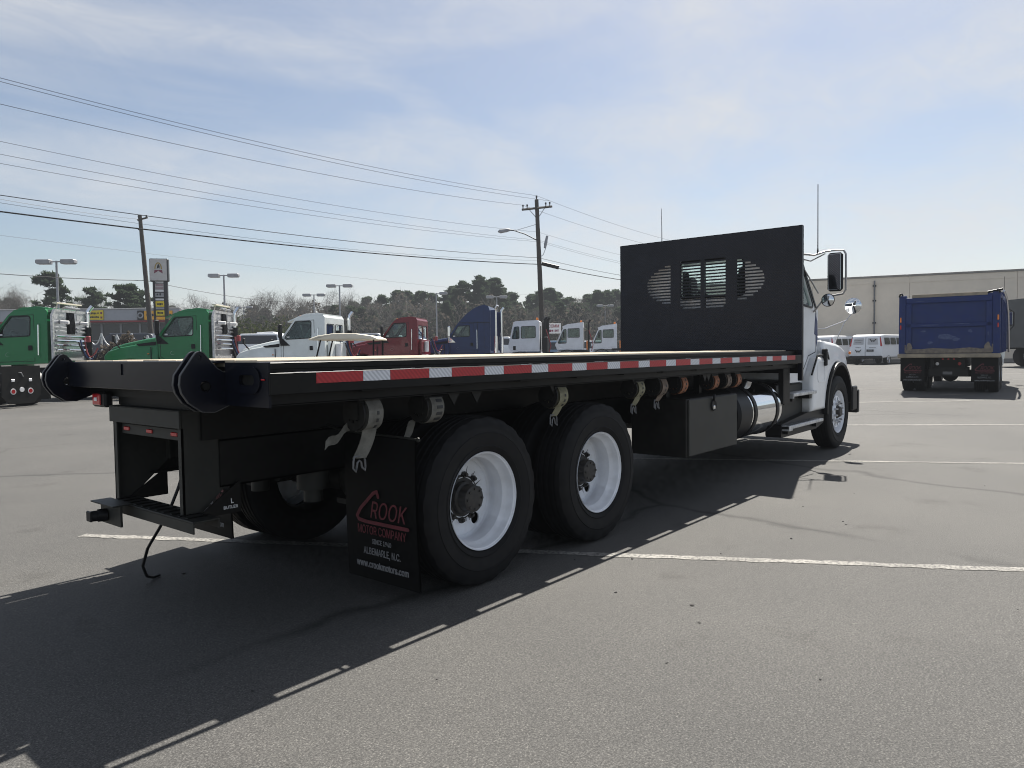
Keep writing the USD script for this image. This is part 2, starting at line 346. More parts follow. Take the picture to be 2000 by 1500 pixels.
# retroreflective tape with its embossed zigzag
def tape(name, c1, c2):
    MATS[name] = usdkit.material(stage, f'/World/Looks/{name}', {"g": ("geometry", {}), "w": ("wave_texture", {"wave_type": "bands", "bands_direction": "diagonal", "scale": 22.0, "distortion": 3.0, "detail": 0.0}),
        "r": ("rgb_ramp", {"ramp": [(0.3, c1), (0.7, c2)]}), "n": ("noise_texture", {"scale": 9.0, "detail": 3.0}), "p": ("principled_bsdf", {"roughness": .3})},
        [("g.position", "w.vector"), ("w.fac", "r.fac"), ("r.color", "p.base_color")], surface="p.BSDF")
tape('tape_red', (0.25, 0.008, 0.013), (0.34, 0.014, 0.019)); tape('tape_white', (0.42, 0.43, 0.45), (0.58, 0.59, 0.61))
# asphalt: fine pale aggregate, broad mottling, hairline cracks and stains with their own shapes
MATS['asphalt'] = usdkit.material(stage, '/World/Looks/asphalt', {"g": ("geometry", {}),
    "n1": ("noise_texture", {"scale": 120.0, "detail": 3.0, "roughness": .7}), "r1": ("rgb_ramp", {"ramp": [(0.3, (0.047, 0.046, 0.044)), (0.5, (0.081, 0.079, 0.0755)), (0.68, (0.148, 0.1435, 0.136))]}),
    "n2": ("noise_texture", {"scale": .35, "detail": 6.0, "roughness": .6}), "r2": ("rgb_ramp", {"ramp": [(0.3, (0.80, 0.805, 0.81)), (0.7, (1.12, 1.11, 1.09))]}), "m1": ("mix", {"mix_type": "multiply", "fac": 1.0}),
    "vq": ("voronoi_texture", {"feature": "f1", "scale": 210.0}), "vs": ("separate_color", {}), "vr": ("rgb_ramp", {"ramp": [(0.0, (0.68,)*3), (0.5, (0.95,)*3), (0.85, (1.15,)*3), (1.0, (1.6, 1.58, 1.53))]}), "mq": ("mix", {"mix_type": "multiply", "fac": 1.0}),
    "v": ("voronoi_texture", {"feature": "f1", "scale": 100.0}), "rv": ("rgb_ramp", {"ramp": [(0.0, (1.14, 1.135, 1.12)), (0.3, (1.0,)*3), (0.75, (0.8,)*3)]}), "m2": ("mix", {"mix_type": "multiply", "fac": 1.0}),
    "nw": ("noise_texture", {"scale": .9, "detail": 5.0}), "ad": ("mix", {"mix_type": "mix", "fac": .35}), "vc": ("voronoi_texture", {"feature": "distance_to_edge", "scale": .22}),
    "rc": ("rgb_ramp", {"ramp": [(0.0, (0.45,)*3), (0.003, (0.6,)*3), (0.0055, (1.0,)*3)]}), "nm": ("noise_texture", {"scale": .27, "detail": 3.0}), "rm": ("rgb_ramp", {"ramp": [(0.46, (0.0,)*3), (0.56, (1.0,)*3)]}), "mc": ("mix", {"mix_type": "mix", "color1": (1.0, 1.0, 1.0)}), "m3": ("mix", {"mix_type": "multiply", "fac": 1.0}),
    "ns": ("noise_texture", {"scale": 1.3, "detail": 7.0, "roughness": .7}), "rs": ("rgb_ramp", {"ramp": [(0.58, (1.0,)*3), (0.7, (0.72, 0.71, 0.70))]}), "m4": ("mix", {"mix_type": "multiply", "fac": 1.0}),
    "b": ("bump", {"strength": .55, "distance": .006}), "p": ("principled_bsdf", {"roughness": .82, "specular_ior_level": .35})},
    [("g.position", "n1.vector"), ("n1.fac", "r1.fac"), ("g.position", "n2.vector"), ("n2.fac", "r2.fac"), ("r1.color", "m1.color1"), ("r2.color", "m1.color2"), ("g.position", "v.vector"), ("v.distance", "rv.fac"), ("g.position", "vq.vector"), ("vq.color", "vs.color"), ("vs.r", "vr.fac"), ("m1.color", "mq.color1"), ("vr.color", "mq.color2"), ("mq.color", "m2.color1"), ("rv.color", "m2.color2"),
     ("g.position", "nw.vector"), ("g.position", "ad.color1"), ("nw.color", "ad.color2"), ("ad.color", "vc.vector"), ("vc.distance", "rc.fac"), ("g.position", "nm.vector"), ("nm.fac", "rm.fac"), ("rm.color", "mc.fac"), ("rc.color", "mc.color2"), ("m2.color", "m3.color1"), ("mc.color", "m3.color2"),
     ("g.position", "ns.vector"), ("ns.fac", "rs.fac"), ("m3.color", "m4.color1"), ("rs.color", "m4.color2"), ("m4.color", "p.base_color"), ("n1.fac", "b.height"), ("b.normal", "p.normal")], surface="p.BSDF")
MATS['line_paint'] = usdkit.material(stage, '/World/Looks/line_paint', {"g": ("geometry", {}), "n": ("noise_texture", {"scale": 45.0, "detail": 4.0, "roughness": .7}), "r": ("rgb_ramp", {"ramp": [(0.40, (0.085, 0.082, 0.077)), (0.5, (0.24, 0.23, 0.207)), (0.72, (0.36, 0.345, 0.31))]}),
    "n2": ("noise_texture", {"scale": 1.5, "detail": 4.0}), "r2": ("rgb_ramp", {"ramp": [(0.32, (0.45,)*3), (0.6, (1.0,)*3)]}), "m": ("mix", {"mix_type": "multiply", "fac": 1.0}), "p": ("principled_bsdf", {"roughness": .8})},
    [("g.position", "n.vector"), ("n.fac", "r.fac"), ("g.position", "n2.vector"), ("n2.fac", "r2.fac"), ("r.color", "m.color1"), ("r2.color", "m.color2"), ("m.color", "p.base_color")], surface="p.BSDF")
mat('grass_green', (0.05, 0.058, 0.022), .95, color2=(0.085, 0.075, 0.035), vscale=.6)

def smoothstep(a, b, x):
    t = np.clip((np.asarray(x, float)-a)/(b-a), 0, 1); return t*t*(3-2*t)
def gz(x, y):
    """Ground height: the lot is level, the ground beyond the truck row rises a little."""
    return .20*smoothstep(10, 21, x)+.17*smoothstep(21, 42, x)+1.0*smoothstep(27, 41, y)*(1-smoothstep(50, 75, np.asarray(x)-.2*np.asarray(y)))
# ================================================================ shared builders
def tyre_mesh(R=.52, half=.14, rim=.295, n=120, lug=.007, groove=True):
    P = [(rim, -half*.78), (rim+.03, -half*.93), (rim+.045, -half*.97), (rim+.05, -half*.945), (R*.74, -half*1.0), (R*.80, -half*1.0), (R*.81, -half*1.02), (R*.82, -half*.99), (R*.88, -half*.965), (R*.945, -half*.9), (R*.985, -half*.8)]
    if groove:
        for y in (-.5, -.17, .17, .5): P += [(R, half*(y-.07)), (R-.013, half*(y-.045)), (R-.013, half*(y+.045)), (R, half*(y+.07))]
    else: P += [(R, -half*.5), (R, half*.5)]
    P += [(R*.985, half*.8), (R*.945, half*.9), (R*.86, half*.97), (R*.72, half*1.0), (rim+.03, half*.93), (rim, half*.78)]
    def lugs(j, PP): return np.where((PP[:, 0] > R*.94) & (np.abs(PP[:, 1]) > half*.62), -lug if j % 5 < 2 else 0.0, 0.0)
    return lathe(P, 'y', n=n, closed=True, seg_mod=lugs if lug else None)
# y grows inwards here: the wheel's outer face looks along -y
DUAL_RIM = [(.296, .012), (.302, .0), (.303, .006), (.29, .016), (.284, .05), (.276, .066), (.262, .085), (.258, .13), (.262, .16), (.268, .185), (.262, .2), (.25, .209), (.236, .206)]
DUAL_BACK = [(.236, .212), (.25, .216), (.272, .2), (.285, .25), (.302, .268)]
def dual_wheel(parent, loc, flip):
    """Outer and inner tyre on one hub; loc is the middle of the outer tyre's rim face."""
    s = -1 if flip else 1
    g = group_part(parent, 'wheel', loc, PI if flip else 0)
    part(g, 'tyre', mv(tyre_mesh(), (0, .125, 0)), 'rubber')
    disc = Point(0, 0).buffer(.238, 24)
    for a in np.radians([-52, 128]): disc = disc.difference(Point(.196*math.cos(a), .196*math.sin(a)).buffer(.037, 12))
    part(g, 'rim', cat(lathe(DUAL_RIM+DUAL_BACK, 'y', n=64), prism(disc, 'y', .199, .209), lathe([(.113, .2), (.113, .192), (.128, .190), (.135, .2)], 'y', n=40)), 'wheel_white')
    gr = np.random.default_rng(int(abs(loc[0]*100+loc[1]*10))); sl = []
    for a in gr.random(26)*2*PI:
        r0, r1, da = .128, .15+.05*gr.random(), .012+.02*gr.random(); sl.append(Polygon([(r0*math.cos(a-da*2), r0*math.sin(a-da*2)), (r1*math.cos(a), r1*math.sin(a)), (r0*math.cos(a+da*2), r0*math.sin(a+da*2))]))
    part(g, 'grease_streak', prism(unary_union(sl).buffer(.0008), 'y', .1975, .199), 'hub_black')
    part(g, 'hub', cat(lathe([(.0, .085), (.07, .085), (.083, .092), (.086, .12), (.088, .15), (.104, .158), (.106, .188), (.140, .193), (.144, .2), (.144, .205), (0, .206)], 'y', n=32),
                       *[cyl((.064*math.cos(a), .078, .064*math.sin(a)), (.064*math.cos(a), .09, .064*math.sin(a)), .0085, 6) for a in np.arange(8)*PI/4]), 'hub_black')
    st = [cat(cyl((.143*math.cos(a), .162, .143*math.sin(a)), (.143*math.cos(a), .2, .143*math.sin(a)), .011, 6), cyl((.143*math.cos(a), .178, .143*math.sin(a)), (.143*math.cos(a), .2, .143*math.sin(a)), .021, 6)) for a in np.arange(10)*PI/5+.2]
    for m in st: part(g, 'lug_nut', m, 'hub_black')
    part(g, 'inner_tyre', mv(tyre_mesh(lug=0, n=48), (0, .455, 0)), 'rubber')
    part(g, 'inner_rim', lathe([(.296, .33), (.28, .36), (.26, .45), (.28, .55), (.296, .58)], 'y', n=40), 'black_frame')
    return g
def steer_wheel(parent, loc, flip, rimmat='wheel_white', R=.52):
    g = group_part(parent, 'wheel', loc, PI if flip else 0)
    part(g, 'tyre', mv(tyre_mesh(R, lug=.004, n=64), (0, .125, 0)), 'rubber')
    disc = Point(0, 0).buffer(.225, 24)
    for a in np.arange(10)*PI/5: disc = disc.difference(Point(.188*math.cos(a), .188*math.sin(a)).buffer(.027, 8))
    part(g, 'rim', cat(lathe([(.296, .012), (.302, .0), (.303, .006), (.288, .018), (.276, .05), (.262, .075), (.25, .09), (.236, .075), (.226, .055), (.2, .04)], 'y', n=56),
                       prism(disc.difference(Point(0, 0).buffer(.1)), 'y', .03, .04), lathe([(.16, .031), (.152, .012), (.12, .008), (.1, .02), (.1, .05)], 'y', n=40)), rimmat)
    part(g, 'hub', lathe([(0, -.035), (.06, -.035), (.072, -.025), (.078, .0), (.09, .006), (.1, .022), (0, .03)], 'y', n=32), 'hub_black')
    for a in np.arange(10)*PI/5+.31:
        part(g, 'lug_nut', cat(cyl((.143*math.cos(a), -.03, .143*math.sin(a)), (.143*math.cos(a), .012, .143*math.sin(a)), .013, 6), cyl((.143*math.cos(a), -.005, .143*math.sin(a)), (.143*math.cos(a), .012, .143*math.sin(a)), .021, 6)), 'aluminium')
    return g
def cab_shell(parent, mat_, pts, tags, w, wins, t=.045, z0=1.9, k=.08, seal=True, gl='window_glass'):
    """Hollow cab. pts: (x, z) outline; tags per edge: s solid, g glass in a frame, n open. wins: openings in both sides."""
    warp = lambda v: np.column_stack([v[:, 0], v[:, 1]*(1-k*np.maximum(0, v[:, 2]-z0)), v[:, 2]])
    def wr(m): m.vertices = warp(np.array(m.vertices)); return m
    P = Polygon(pts); ms = []; side = P
    for wv in wins: side = side.difference(wv)
    for s in (-1, 1): ms.append(wr(prism(side, 'y', s*w, s*(w-t))))
    c = list(pts); N = len(c); ccw = P.exterior.is_ccw
    for i in range(N):
        a, b = np.array(c[i], float), np.array(c[(i+1) % N], float); d = b-a; L = np.linalg.norm(d); d /= L; nn = np.array([-d[1], d[0]])*(1 if ccw else -1)
        yy = w-t-.001
        def slab(u0, u1, y0, y1, th=t):
            p = [a+d*u0, a+d*u1, a+d*u1+nn*th, a+d*u0+nn*th]; return wr(prism(Polygon(p), 'y', y0, y1))
        if tags[i] == 's': ms.append(slab(0, L, -yy, yy))
        elif tags[i] == 'g':
            e = min(.07, L*.12); ms += [slab(0, e, -yy, yy), slab(L-e, L, -yy, yy), slab(e, L-e, yy-.07, yy), slab(e, L-e, -yy, -yy+.07)]
            p = [a+d*e+nn*t*.5, a+d*(L-e)+nn*t*.5, a+d*(L-e)+nn*(t*.5+.006), a+d*e+nn*(t*.5+.006)]
            part(parent, 'windshield' if d[1]*(1 if a[0] > np.mean([q[0] for q in c]) else 0) else 'rear_window', wr(prism(Polygon(p), 'y', -yy+.069, yy-.069)), gl)
        elif isinstance(tags[i], tuple):   # ('w', y0, y1, u0, u1, ...) windows in a wall
            ws = tags[i][1:]; wall = sbox(-yy, 0, yy, L)
            for (y0, y1, u0, u1) in ws: wall = wall.difference(rect(y0, y1, u0, u1, .05))
            m = prism(wall, 'x', 0, t); v = np.array(m.vertices)
            m = tm(np.column_stack([a[0]+d[0]*v[:, 2]+nn[0]*v[:, 0], v[:, 1], a[1]+d[1]*v[:, 2]+nn[1]*v[:, 0]]), m.faces); ms.append(wr(m))
            for (y0, y1, u0, u1) in ws:
                def onwall(mm):
                    v = np.array(mm.vertices); return wr(tm(np.column_stack([a[0]+d[0]*v[:, 2]+nn[0]*v[:, 0], v[:, 1], a[1]+d[1]*v[:, 2]+nn[1]*v[:, 0]]), mm.faces))
                part(parent, 'rear_window', onwall(prism(rect(y0-.005, y1+.005, u0-.005, u1+.005, .05), 'x', t*.4, t*.4+.006)), gl)
                if seal: part(parent, 'window_seal', onwall(prism(rect(y0-.03, y1+.03, u0-.03, u1+.03, .07).difference(rect(y0, y1, u0, u1, .05)), 'x', -.006, .004)), 'black_plastic')
    part(parent, 'cab_body', cat(ms), mat_, smooth=20)
    for s in (-1, 1):
        for wv in wins:
            part(parent, 'side_window', wr(prism(wv.buffer(.004), 'y', s*(w-t*.55), s*(w-t*.55-.006))), gl)
            if seal: part(parent, 'window_seal', wr(prism(wv.buffer(.028).difference(wv), 'y', s*(w-.004), s*(w+.006))), 'black_plastic')
    return wr

# ================================================================ setting: the lot
xs = np.unique(np.concatenate([np.concatenate([np.linspace(-60, 0, 13), np.linspace(1, 50, 50), np.linspace(54, 140, 22)]), np.linspace(-420, -60, 8), np.linspace(140, 470, 7)])); ys = np.unique(np.concatenate([np.linspace(-60, 20, 15), np.linspace(20, 50, 21), np.linspace(50, 140, 12), np.linspace(140, 470, 7), np.linspace(-420, -60, 6)]))
XX, YY = np.meshgrid(xs, ys); ZZ = gz(XX, YY)
def grid_mesh(X, Y, Z):
    r, c = X.shape; i = np.arange(r*c).reshape(r, c); q = np.stack([i[:-1, :-1], i[:-1, 1:], i[1:, 1:], i[1:, :-1]], -1).reshape(-1, 4)
    return tm(np.column_stack([X.ravel(), Y.ravel(), Z.ravel()]), np.concatenate([q[:, [0, 1, 2]], q[:, [0, 2, 3]]]))
solo('ground', grid_mesh(XX, YY, ZZ), 'asphalt', kind='structure', smooth=True)
# grass verge behind the far lot, under the trees
gx, gy = np.meshgrid(np.linspace(-120, 330, 40), np.linspace(98, 420, 20)); solo('grass_verge', grid_mesh(gx, gy, gz(gx, gy)+.012), 'grass_green', kind='structure', smooth=True)
gx, gy = np.meshgrid(np.linspace(112, 330, 20), np.linspace(22, 98, 10)); solo('grass_verge', grid_mesh(gx, gy, gz(gx, gy)+.012), 'grass_green', kind='structure', smooth=True)
# painted bay lines
rng = np.random.default_rng(5)
LD = np.array([.487, -.873]); LN = np.array([.873, .487])
def bay_line(p0, L, w=.09):
    n = int(L/.06); s = np.linspace(0, L, n); e = (rng.random((n, 2))-.5)*.026
    a = p0+np.outer(s, LD)+LN*(w/2+e[:, :1]); b = p0+np.outer(s, LD)-LN*(w/2+e[:, 1:])
    Q_ = np.concatenate([a, b]); V = np.column_stack([Q_, gz(Q_[:, 0], Q_[:, 1])+.003]); i = np.arange(n-1)
    solo('road_marking', tm(V, np.concatenate([np.stack([i, i+n, i+n+1], 1), np.stack([i, i+n+1, i+1], 1)])), 'line_paint', kind='structure')
for k, (ln, off) in enumerate([(13, 0), (13, .1), (13, 0), (13, .1), (13, 0), (13, 0)]):
    bay_line(np.array([-1.043+5.22*k, 2.245+(.2 if k else 0)])-LD*(0 if k == 0 else off), ln)
for k in (-2, -1, 6, 7): bay_line(np.array([-1.043+5.22*k, 2.4]), 13)
# grit and dark crumbs lying on the asphalt
V = []; Fc = []
def crumb(x, y, s):
    m = trimesh.creation.icosphere(0, 1); v = np.array(m.vertices)*np.array([s*(.7+rng.random()), s*(.7+rng.random()), s*.45])*(1+.35*(rng.random((12, 1))-.5)); a = rng.random()*6; c_, s_ = math.cos(a), math.sin(a)
    v = v@np.array([[c_, s_, 0], [-s_, c_, 0], [0, 0, 1]]); v += [x, y, s*.3+float(gz(x, y))]; return tm(v, m.faces)
cr = [crumb(x, y, s*.55) for x, y, s in [(1.02, -1.62, .02), (2.2, -2.3, .02), (1.5, -2.05, .012), (.35, -1.9, .016), (.2, -2.5, .012), (2.9, -2.5, .015), (3.0, -2.45, .014), (-.35, -2.6, .012), (-.1, -3.2, .012), (3.4, -2.0, .013), (4.3, -2.2, .013)]]
for q in range(70):
    r = 2.2+rng.random()**.7*20; a = YAW+(rng.random()-.55)*1.2; cr.append(crumb(CAM[0]+r*math.cos(a), CAM[1]+r*math.sin(a), .004+.007*rng.random()**3))
solo('grit', cat(cr), 'stone_dark', label='dark grit and crumbs scattered over the asphalt', cat_='grit', kind='stuff')
# ================================================================ the flatbed truck
T = thing('flatbed_truck', 'long black flatbed truck with white cab and perforated headboard, nearest vehicle in the lot', 'truck')
YW = 1.2531
# --- deck
yb = np.linspace(-1.085, 1.085, 12)
for i in range(11):
    part(T, 'plank', rb(-1.46, 5.6, yb[i]+.004, yb[i+1]-.004, 1.377, 1.411+.002*(i % 3), .004), 'plank_wood' if i % 2 else 'plank_wood_b')
part(T, 'deck_light_block', bb(-1.46, 5.6, -1.085, 1.085, 1.370, 1.3765), 'black_frame')  # added sheet, keeps sunlight from passing through the plank gaps
part(T, 'deck_support', cat(*[bb(x, x+.06, -1.09, 1.09, 1.20, 1.369) for x in np.arange(-1.2, 5.6, .46)]), 'black_frame', label='cross members under the deck')
for s in (-1, 1):
    part(T, 'side_rail', cat(rb(-1.487, 5.653, s*1.18, s*1.095, 1.365, 1.399, .004), bb(-1.487, 5.653, s*1.178, s*1.168, 1.20, 1.366), bb(-1.487, 5.653, s*1.178, s*1.11, 1.196, 1.204)), 'black_frame')
    part(T, 'rub_rail', rb(-1.5, 5.653, s*1.2525, s*1.240, 1.252, 1.352, .003), 'black_frame')
    k = 0
    for x in np.arange(-.245-.635*1, 5.6, .635):
        part(T, 'stake_pocket', cat(rb(x-.097, x+.097, s*1.2395, s*1.1785, 1.243, 1.3495, .003)), 'black_frame')
    for x in (-.36, -.22, -.02, .78, 1.9, 3.2, 3.28):   # dark triangles that paint in the shaded cut-outs under the side rail
        part(T, 'gusset_or_shaded_hole', prism([(x-.05, 1.196), (x+.05, 1.196), (x, 1.125)], 'y', s*1.15, s*1.14), 'black_dusty')
# worn bare patches on the rail's upper edge
rw = np.random.default_rng(11)
for x, L in [(-1.42, .2), (-1.15, .12), (-.72, .1), (-.55, .05), (.3, .11), (.5, .05), (1.15, .12), (1.9, .06), (2.6, .1), (3.4, .07), (4.3, .1), (5.0, .06)]:
    n = 7; up = [(x+L*i/n, -1.253+.003+.003*rw.random()) for i in range(n+1)]; dn = [(x+L*i/n, -1.2405-.003*rw.random()) for i in range(n, -1, -1)]
    part(T, 'bare_metal_patch', prism(Polygon(up+dn), 'z', 1.3515, 1.3535), 'worn_paint_edge')
for x, L in [(-1.47, .28), (-1.0, .1), (-.3, .08)]:
    n = 9; up = [(x+L*i/n, -1.14+.03*rw.random()) for i in range(n+1)]; dn = [(x+L*i/n, -1.095-.01*rw.random()) for i in range(n, -1, -1)]
    part(T, 'bare_metal_patch', prism(Polygon(up+dn), 'z', 1.398, 1.4005), 'worn_paint_edge')
x = -1.2561
for i in range(29):
    L = .2794 if i % 2 == 0 else .1778
    if i < 29:
        for s in (-1, 1): part(T, 'reflective_tape', bb(x+.001, x+L-.001, s*1.2525, s*1.2537, 1.297, 1.3478), 'tape_red' if i % 2 == 0 else 'tape_white')
    x += L
# --- rear face of the deck
for s in (-1, 1):
    pad = rp(sbox(.9, 1.19, 1.20, 1.405) if s > 0 else sbox(-1.19, 1.20, -.9, 1.405), .001)
    face = sbox(min(s*.87, s*1.24), 1.195, max(s*.87, s*1.24), 1.40).difference(LineString([(s*1.03, 1.318), (s*1.11, 1.318)]).buffer(.024))
    part(T, 'rear_plate', prism(face, 'x', -1.5, -1.488), 'black_paint')
    ring = LineString([(s*1.01, 1.318), (s*1.12, 1.318)]).buffer(.062).difference(LineString([(s*1.03, 1.318), (s*1.11, 1.318)]).buffer(.025))
    part(T, 'tie_down_ring', prism(ring, 'x', -1.508, -1.4995), 'black_paint')
    part(T, 'marker_light', rb(-1.508, -1.499, s*1.19, s*1.215, 1.318, 1.326, .002), 'red_lens')
    part(T, 'rear_pocket', bb(-1.49, -1.30, s*.95, s*1.17, 1.21, 1.36), 'black_dusty')
part(T, 'rear_beam', cat(rb(-1.60, -1.585, -.795, .795, 1.257, 1.408, .003), bb(-1.585, -1.46, -.8, .8, 1.398, 1.4075), bb(-1.585, -1.5, -.795, .795, 1.257, 1.267)), 'black_paint')
part(T, 'weld_rib', bb(-1.606, -1.5995, .03, .036, 1.335, 1.395), 'black_paint')
brk = Polygon([(-1.735, 1.30), (-1.728, 1.345), (-1.66, 1.43), (-1.645, 1.447), (-1.625, 1.455), (-1.603, 1.447), (-1.588, 1.43), (-1.53, 1.372), (-1.495, 1.355), (-1.45, 1.355), (-1.45, 1.2), (-1.55, 1.165), (-1.62, 1.17), (-1.69, 1.215), (-1.725, 1.262)])
brk = affinity.scale(brk, .9, 1.0, origin=(-1.615, 1.3)); brk = rp(brk.buffer(.01).buffer(-.01), .012).difference(Point(-1.625, 1.425).buffer(.011)).difference(Point(-1.60, 1.29).buffer(.026, 12))
for yb_ in (-.865, -.805, .805, .865):
    bp_ = part(T, 'bracket_plate', prism(brk, 'y', yb_-.007, yb_+.007), 'black_paint', label='rounded lug plate of the rear mounting bracket')
    part(bp_, 'edge_highlight', prism(Polygon(brk.exterior).buffer(.0015).difference(Polygon(brk.exterior).buffer(-.002)), 'y', yb_-.0078, yb_+.0078), 'edge_highlight')  # rim strip with the edge highlight put into its colour
for s in (-1, 1):
    part(T, 'bracket_pin', cyl((-1.60, s*.88, 1.29), (-1.60, s*.79, 1.29), .018, 14), 'black_frame')
tl = part(T, 'tail_light', rb(-1.53, -1.48, .455, .64, 1.135, 1.228, .012), 'black_plastic')
part(tl, 'lens', rb(-1.54, -1.529, .50, .61, 1.148, 1.216, .01), 'red_lens'); part(tl, 'bulb_reflector', rb(-1.5445, -1.5395, .535, .575, 1.172, 1.194, .004), 'clear_lens')
# --- rear under-frame
for s in (-1, 1):
    side = Polygon([(-1.5, .56), (-1.5, 1.148), (-1.05, 1.148), (-.62, 1.148), (-.62, .92), (-1.05, .80), (-1.18, .80), (-1.4, .6)])
    part(T, 'frame_side_plate', cat(prism(side, 'y', s*.42, s*.408), bb(-1.5, -1.492, s*.42, s*.375, .56, 1.055), bb(-1.2, -1.19, s*.42, s*.36, .80, 1.148)), 'dusty_plate')
    part(T, 'gusset_or_shaded_hole', prism([(-1.46, .575), (-1.2, .575), (-1.2, .75)], 'y', s*.455, s*.447) if s < 0 else prism([(-1.46, .575), (-1.2, .575), (-1.2, .75)], 'y', .405, .397), 'black_frame')
part(T, 'rear_cross_panel', cat(rb(-1.515, -1.503, -.425, .435, 1.055, 1.148, .002), rb(-1.515, -1.42, -.425, .435, 1.142, 1.150, .002)), 'dusty_plate')
part(T, 'rear_sill_plate', bb(-1.455, -1.445, -.44, .44, 1.151, 1.2), 'black_frame'); part(T, 'rear_sill_plate', bb(-1.48, -1.47, -.80, .80, 1.2, 1.29), 'black_frame')
part(T, 'light_bar', rb(-1.475, -1.465, -.36, .36, .985, 1.045, .002), 'dusty_plate')
for y in (-.29, 0, .29):
    part(T, 'marker_light', cat(rb(-1.482, -1.474, y-.035, y+.035, 1.005, 1.028, .004)), 'red_lens')
part(T, 'under_box', cat(bb(-1.15, -.3, -.36, .36, 1.0, 1.15), bb(-.95, -.9, -.36, .36, .75, 1.1)), 'black_frame')
part(T, 'step_bumper', cat(rb(-1.545, -1.40, -.60, .36, .588, .598, .002), bb(-1.545, -1.538, -.60, .36, .535, .588), bb(-1.41, -1.402, -.60, .36, .545, .588)), 'dusty_plate')
for y in np.arange(-.5, .36, .085):
    part(T, 'step_grip', cat(rb(-1.53, -1.42, y-.012, y+.012, .597, .603, .003)), 'black_frame')
part(T, 'plug_plate', cat(bb(-1.62, -1.608, .07, .33, .49, .605), rb(-1.66, -1.55, .07, .37, .605, .613, .002)), 'dusty_plate')
part(T, 'trailer_plug', cat(cyl((-1.62, .25, .54), (-1.665, .26, .54), .036, 20), cyl((-1.665, .26, .54), (-1.70, .265, .54), .03, 20), rb(-1.712, -1.698, .238, .298, .512, .57, .004)), 'black_plastic')
cb = [(-1.15, .1, .95), (-1.25, .05, .85), (-1.3, -.02, .78), (-1.34, -.03, .68), (-1.38, -.02, .58), (-1.40, .08, .45), (-1.40, .25, .3), (-1.36, .42, .15), (-1.29, .53, .05), (-1.22, .60, .012), (-1.17, .62, .011)]
part(T, 'hanging_cable', tube(np.array([np.interp(np.linspace(0, 10, 44), range(11), [p[i] for p in cb]) for i in range(3)]).T, .009, 8), 'black_plastic')
for s, i0, i1, mt in ((1, 0, 2, 'print_white'),):
    part(T, 'maker_sticker', cat(place_text('BUTLER', .016, (-1.26, -.456, .602), (1, 0, 0), (0, 0, 1), True, .001), place_text('L', .026, (-1.25, -.456, .63), (1, 0, 0), (0, 0, 1), True, .001)), 'print_white')
# --- chassis
for s in (-1, 1):
    part(T, 'frame_rail', cat(bb(-1.3, 8.35, s*.43, s*.42, .72, .98), bb(-1.3, 8.35, s*.43, s*.36, .72, .73), bb(-1.3, 8.35, s*.43, s*.36, .97, .98)), 'black_frame')
    part(T, 'deck_sill', bb(-1.4, 5.6, s*.44, s*.36, .985, 1.198), 'black_frame')
    part(T, 'leaf_spring', cat(*[bb(-.25-.08*(4-i), 1.55+.08*(4-i), s*.56, s*.47, .52+.035*i, .552+.035*i) for i in range(5)]), 'black_dusty')
    part(T, 'steer_spring', cat(*[bb(7.1-.06*i, 8.2+.06*i, s*.5, s*.42, .5+.03*i, .527+.03*i) for i in range(4)]), 'black_dusty')
for x in (0, 1.3):
    part(T, 'drive_axle', cat(cyl((x, -.8, .52), (x, .8, .52), .085, 16), trimesh.util.concatenate([mv(trimesh.creation.icosphere(2, .2), (x+.05, 0, .55))])), 'black_dusty')
    for s in (-1, 1):
        part(T, 'brake_chamber', cat(cyl((x-.34, s*.45, .62), (x-.16, s*.45, .66), .09, 18), cyl((x-.34, s*.45, .62), (x-.42, s*.45, .60), .07, 18)), 'dusty_plate')
        part(T, 'air_spring', cat(cyl((x-.62, s*.3, .52), (x-.62, s*.3, .60), .06, 16), cyl((x-.62, s*.3, .60), (x-.62, s*.3, .72), .10, 16)), 'dusty_plate')
part(T, 'steer_axle', cyl((7.6458, -.95, .5), (7.6458, .95, .5), .06, 12), 'black_dusty')
part(T, 'drive_shaft', cyl((1.4, 0, .6), (6.2, 0, .8), .05, 12), 'black_dusty')
part(T, 'air_tank', cat(lathe([(0, -.4), (.1, -.38), (.12, -.34), (.12, .34), (.1, .38), (0, .4)], 'y', (3.2, 0, .8), 20)), 'black_dusty')
part(T, 'engine_block', cat(bb(6.7, 8.2, -.33, .33, .75, 1.35), bb(5.9, 6.7, -.25, .25, .6, 1.0)), 'black_dusty')
for x in (0, 1.3001):
    dual_wheel(T, (x, -1.1875, .5216), False); dual_wheel(T, (x, 1.1875, .5216), True)
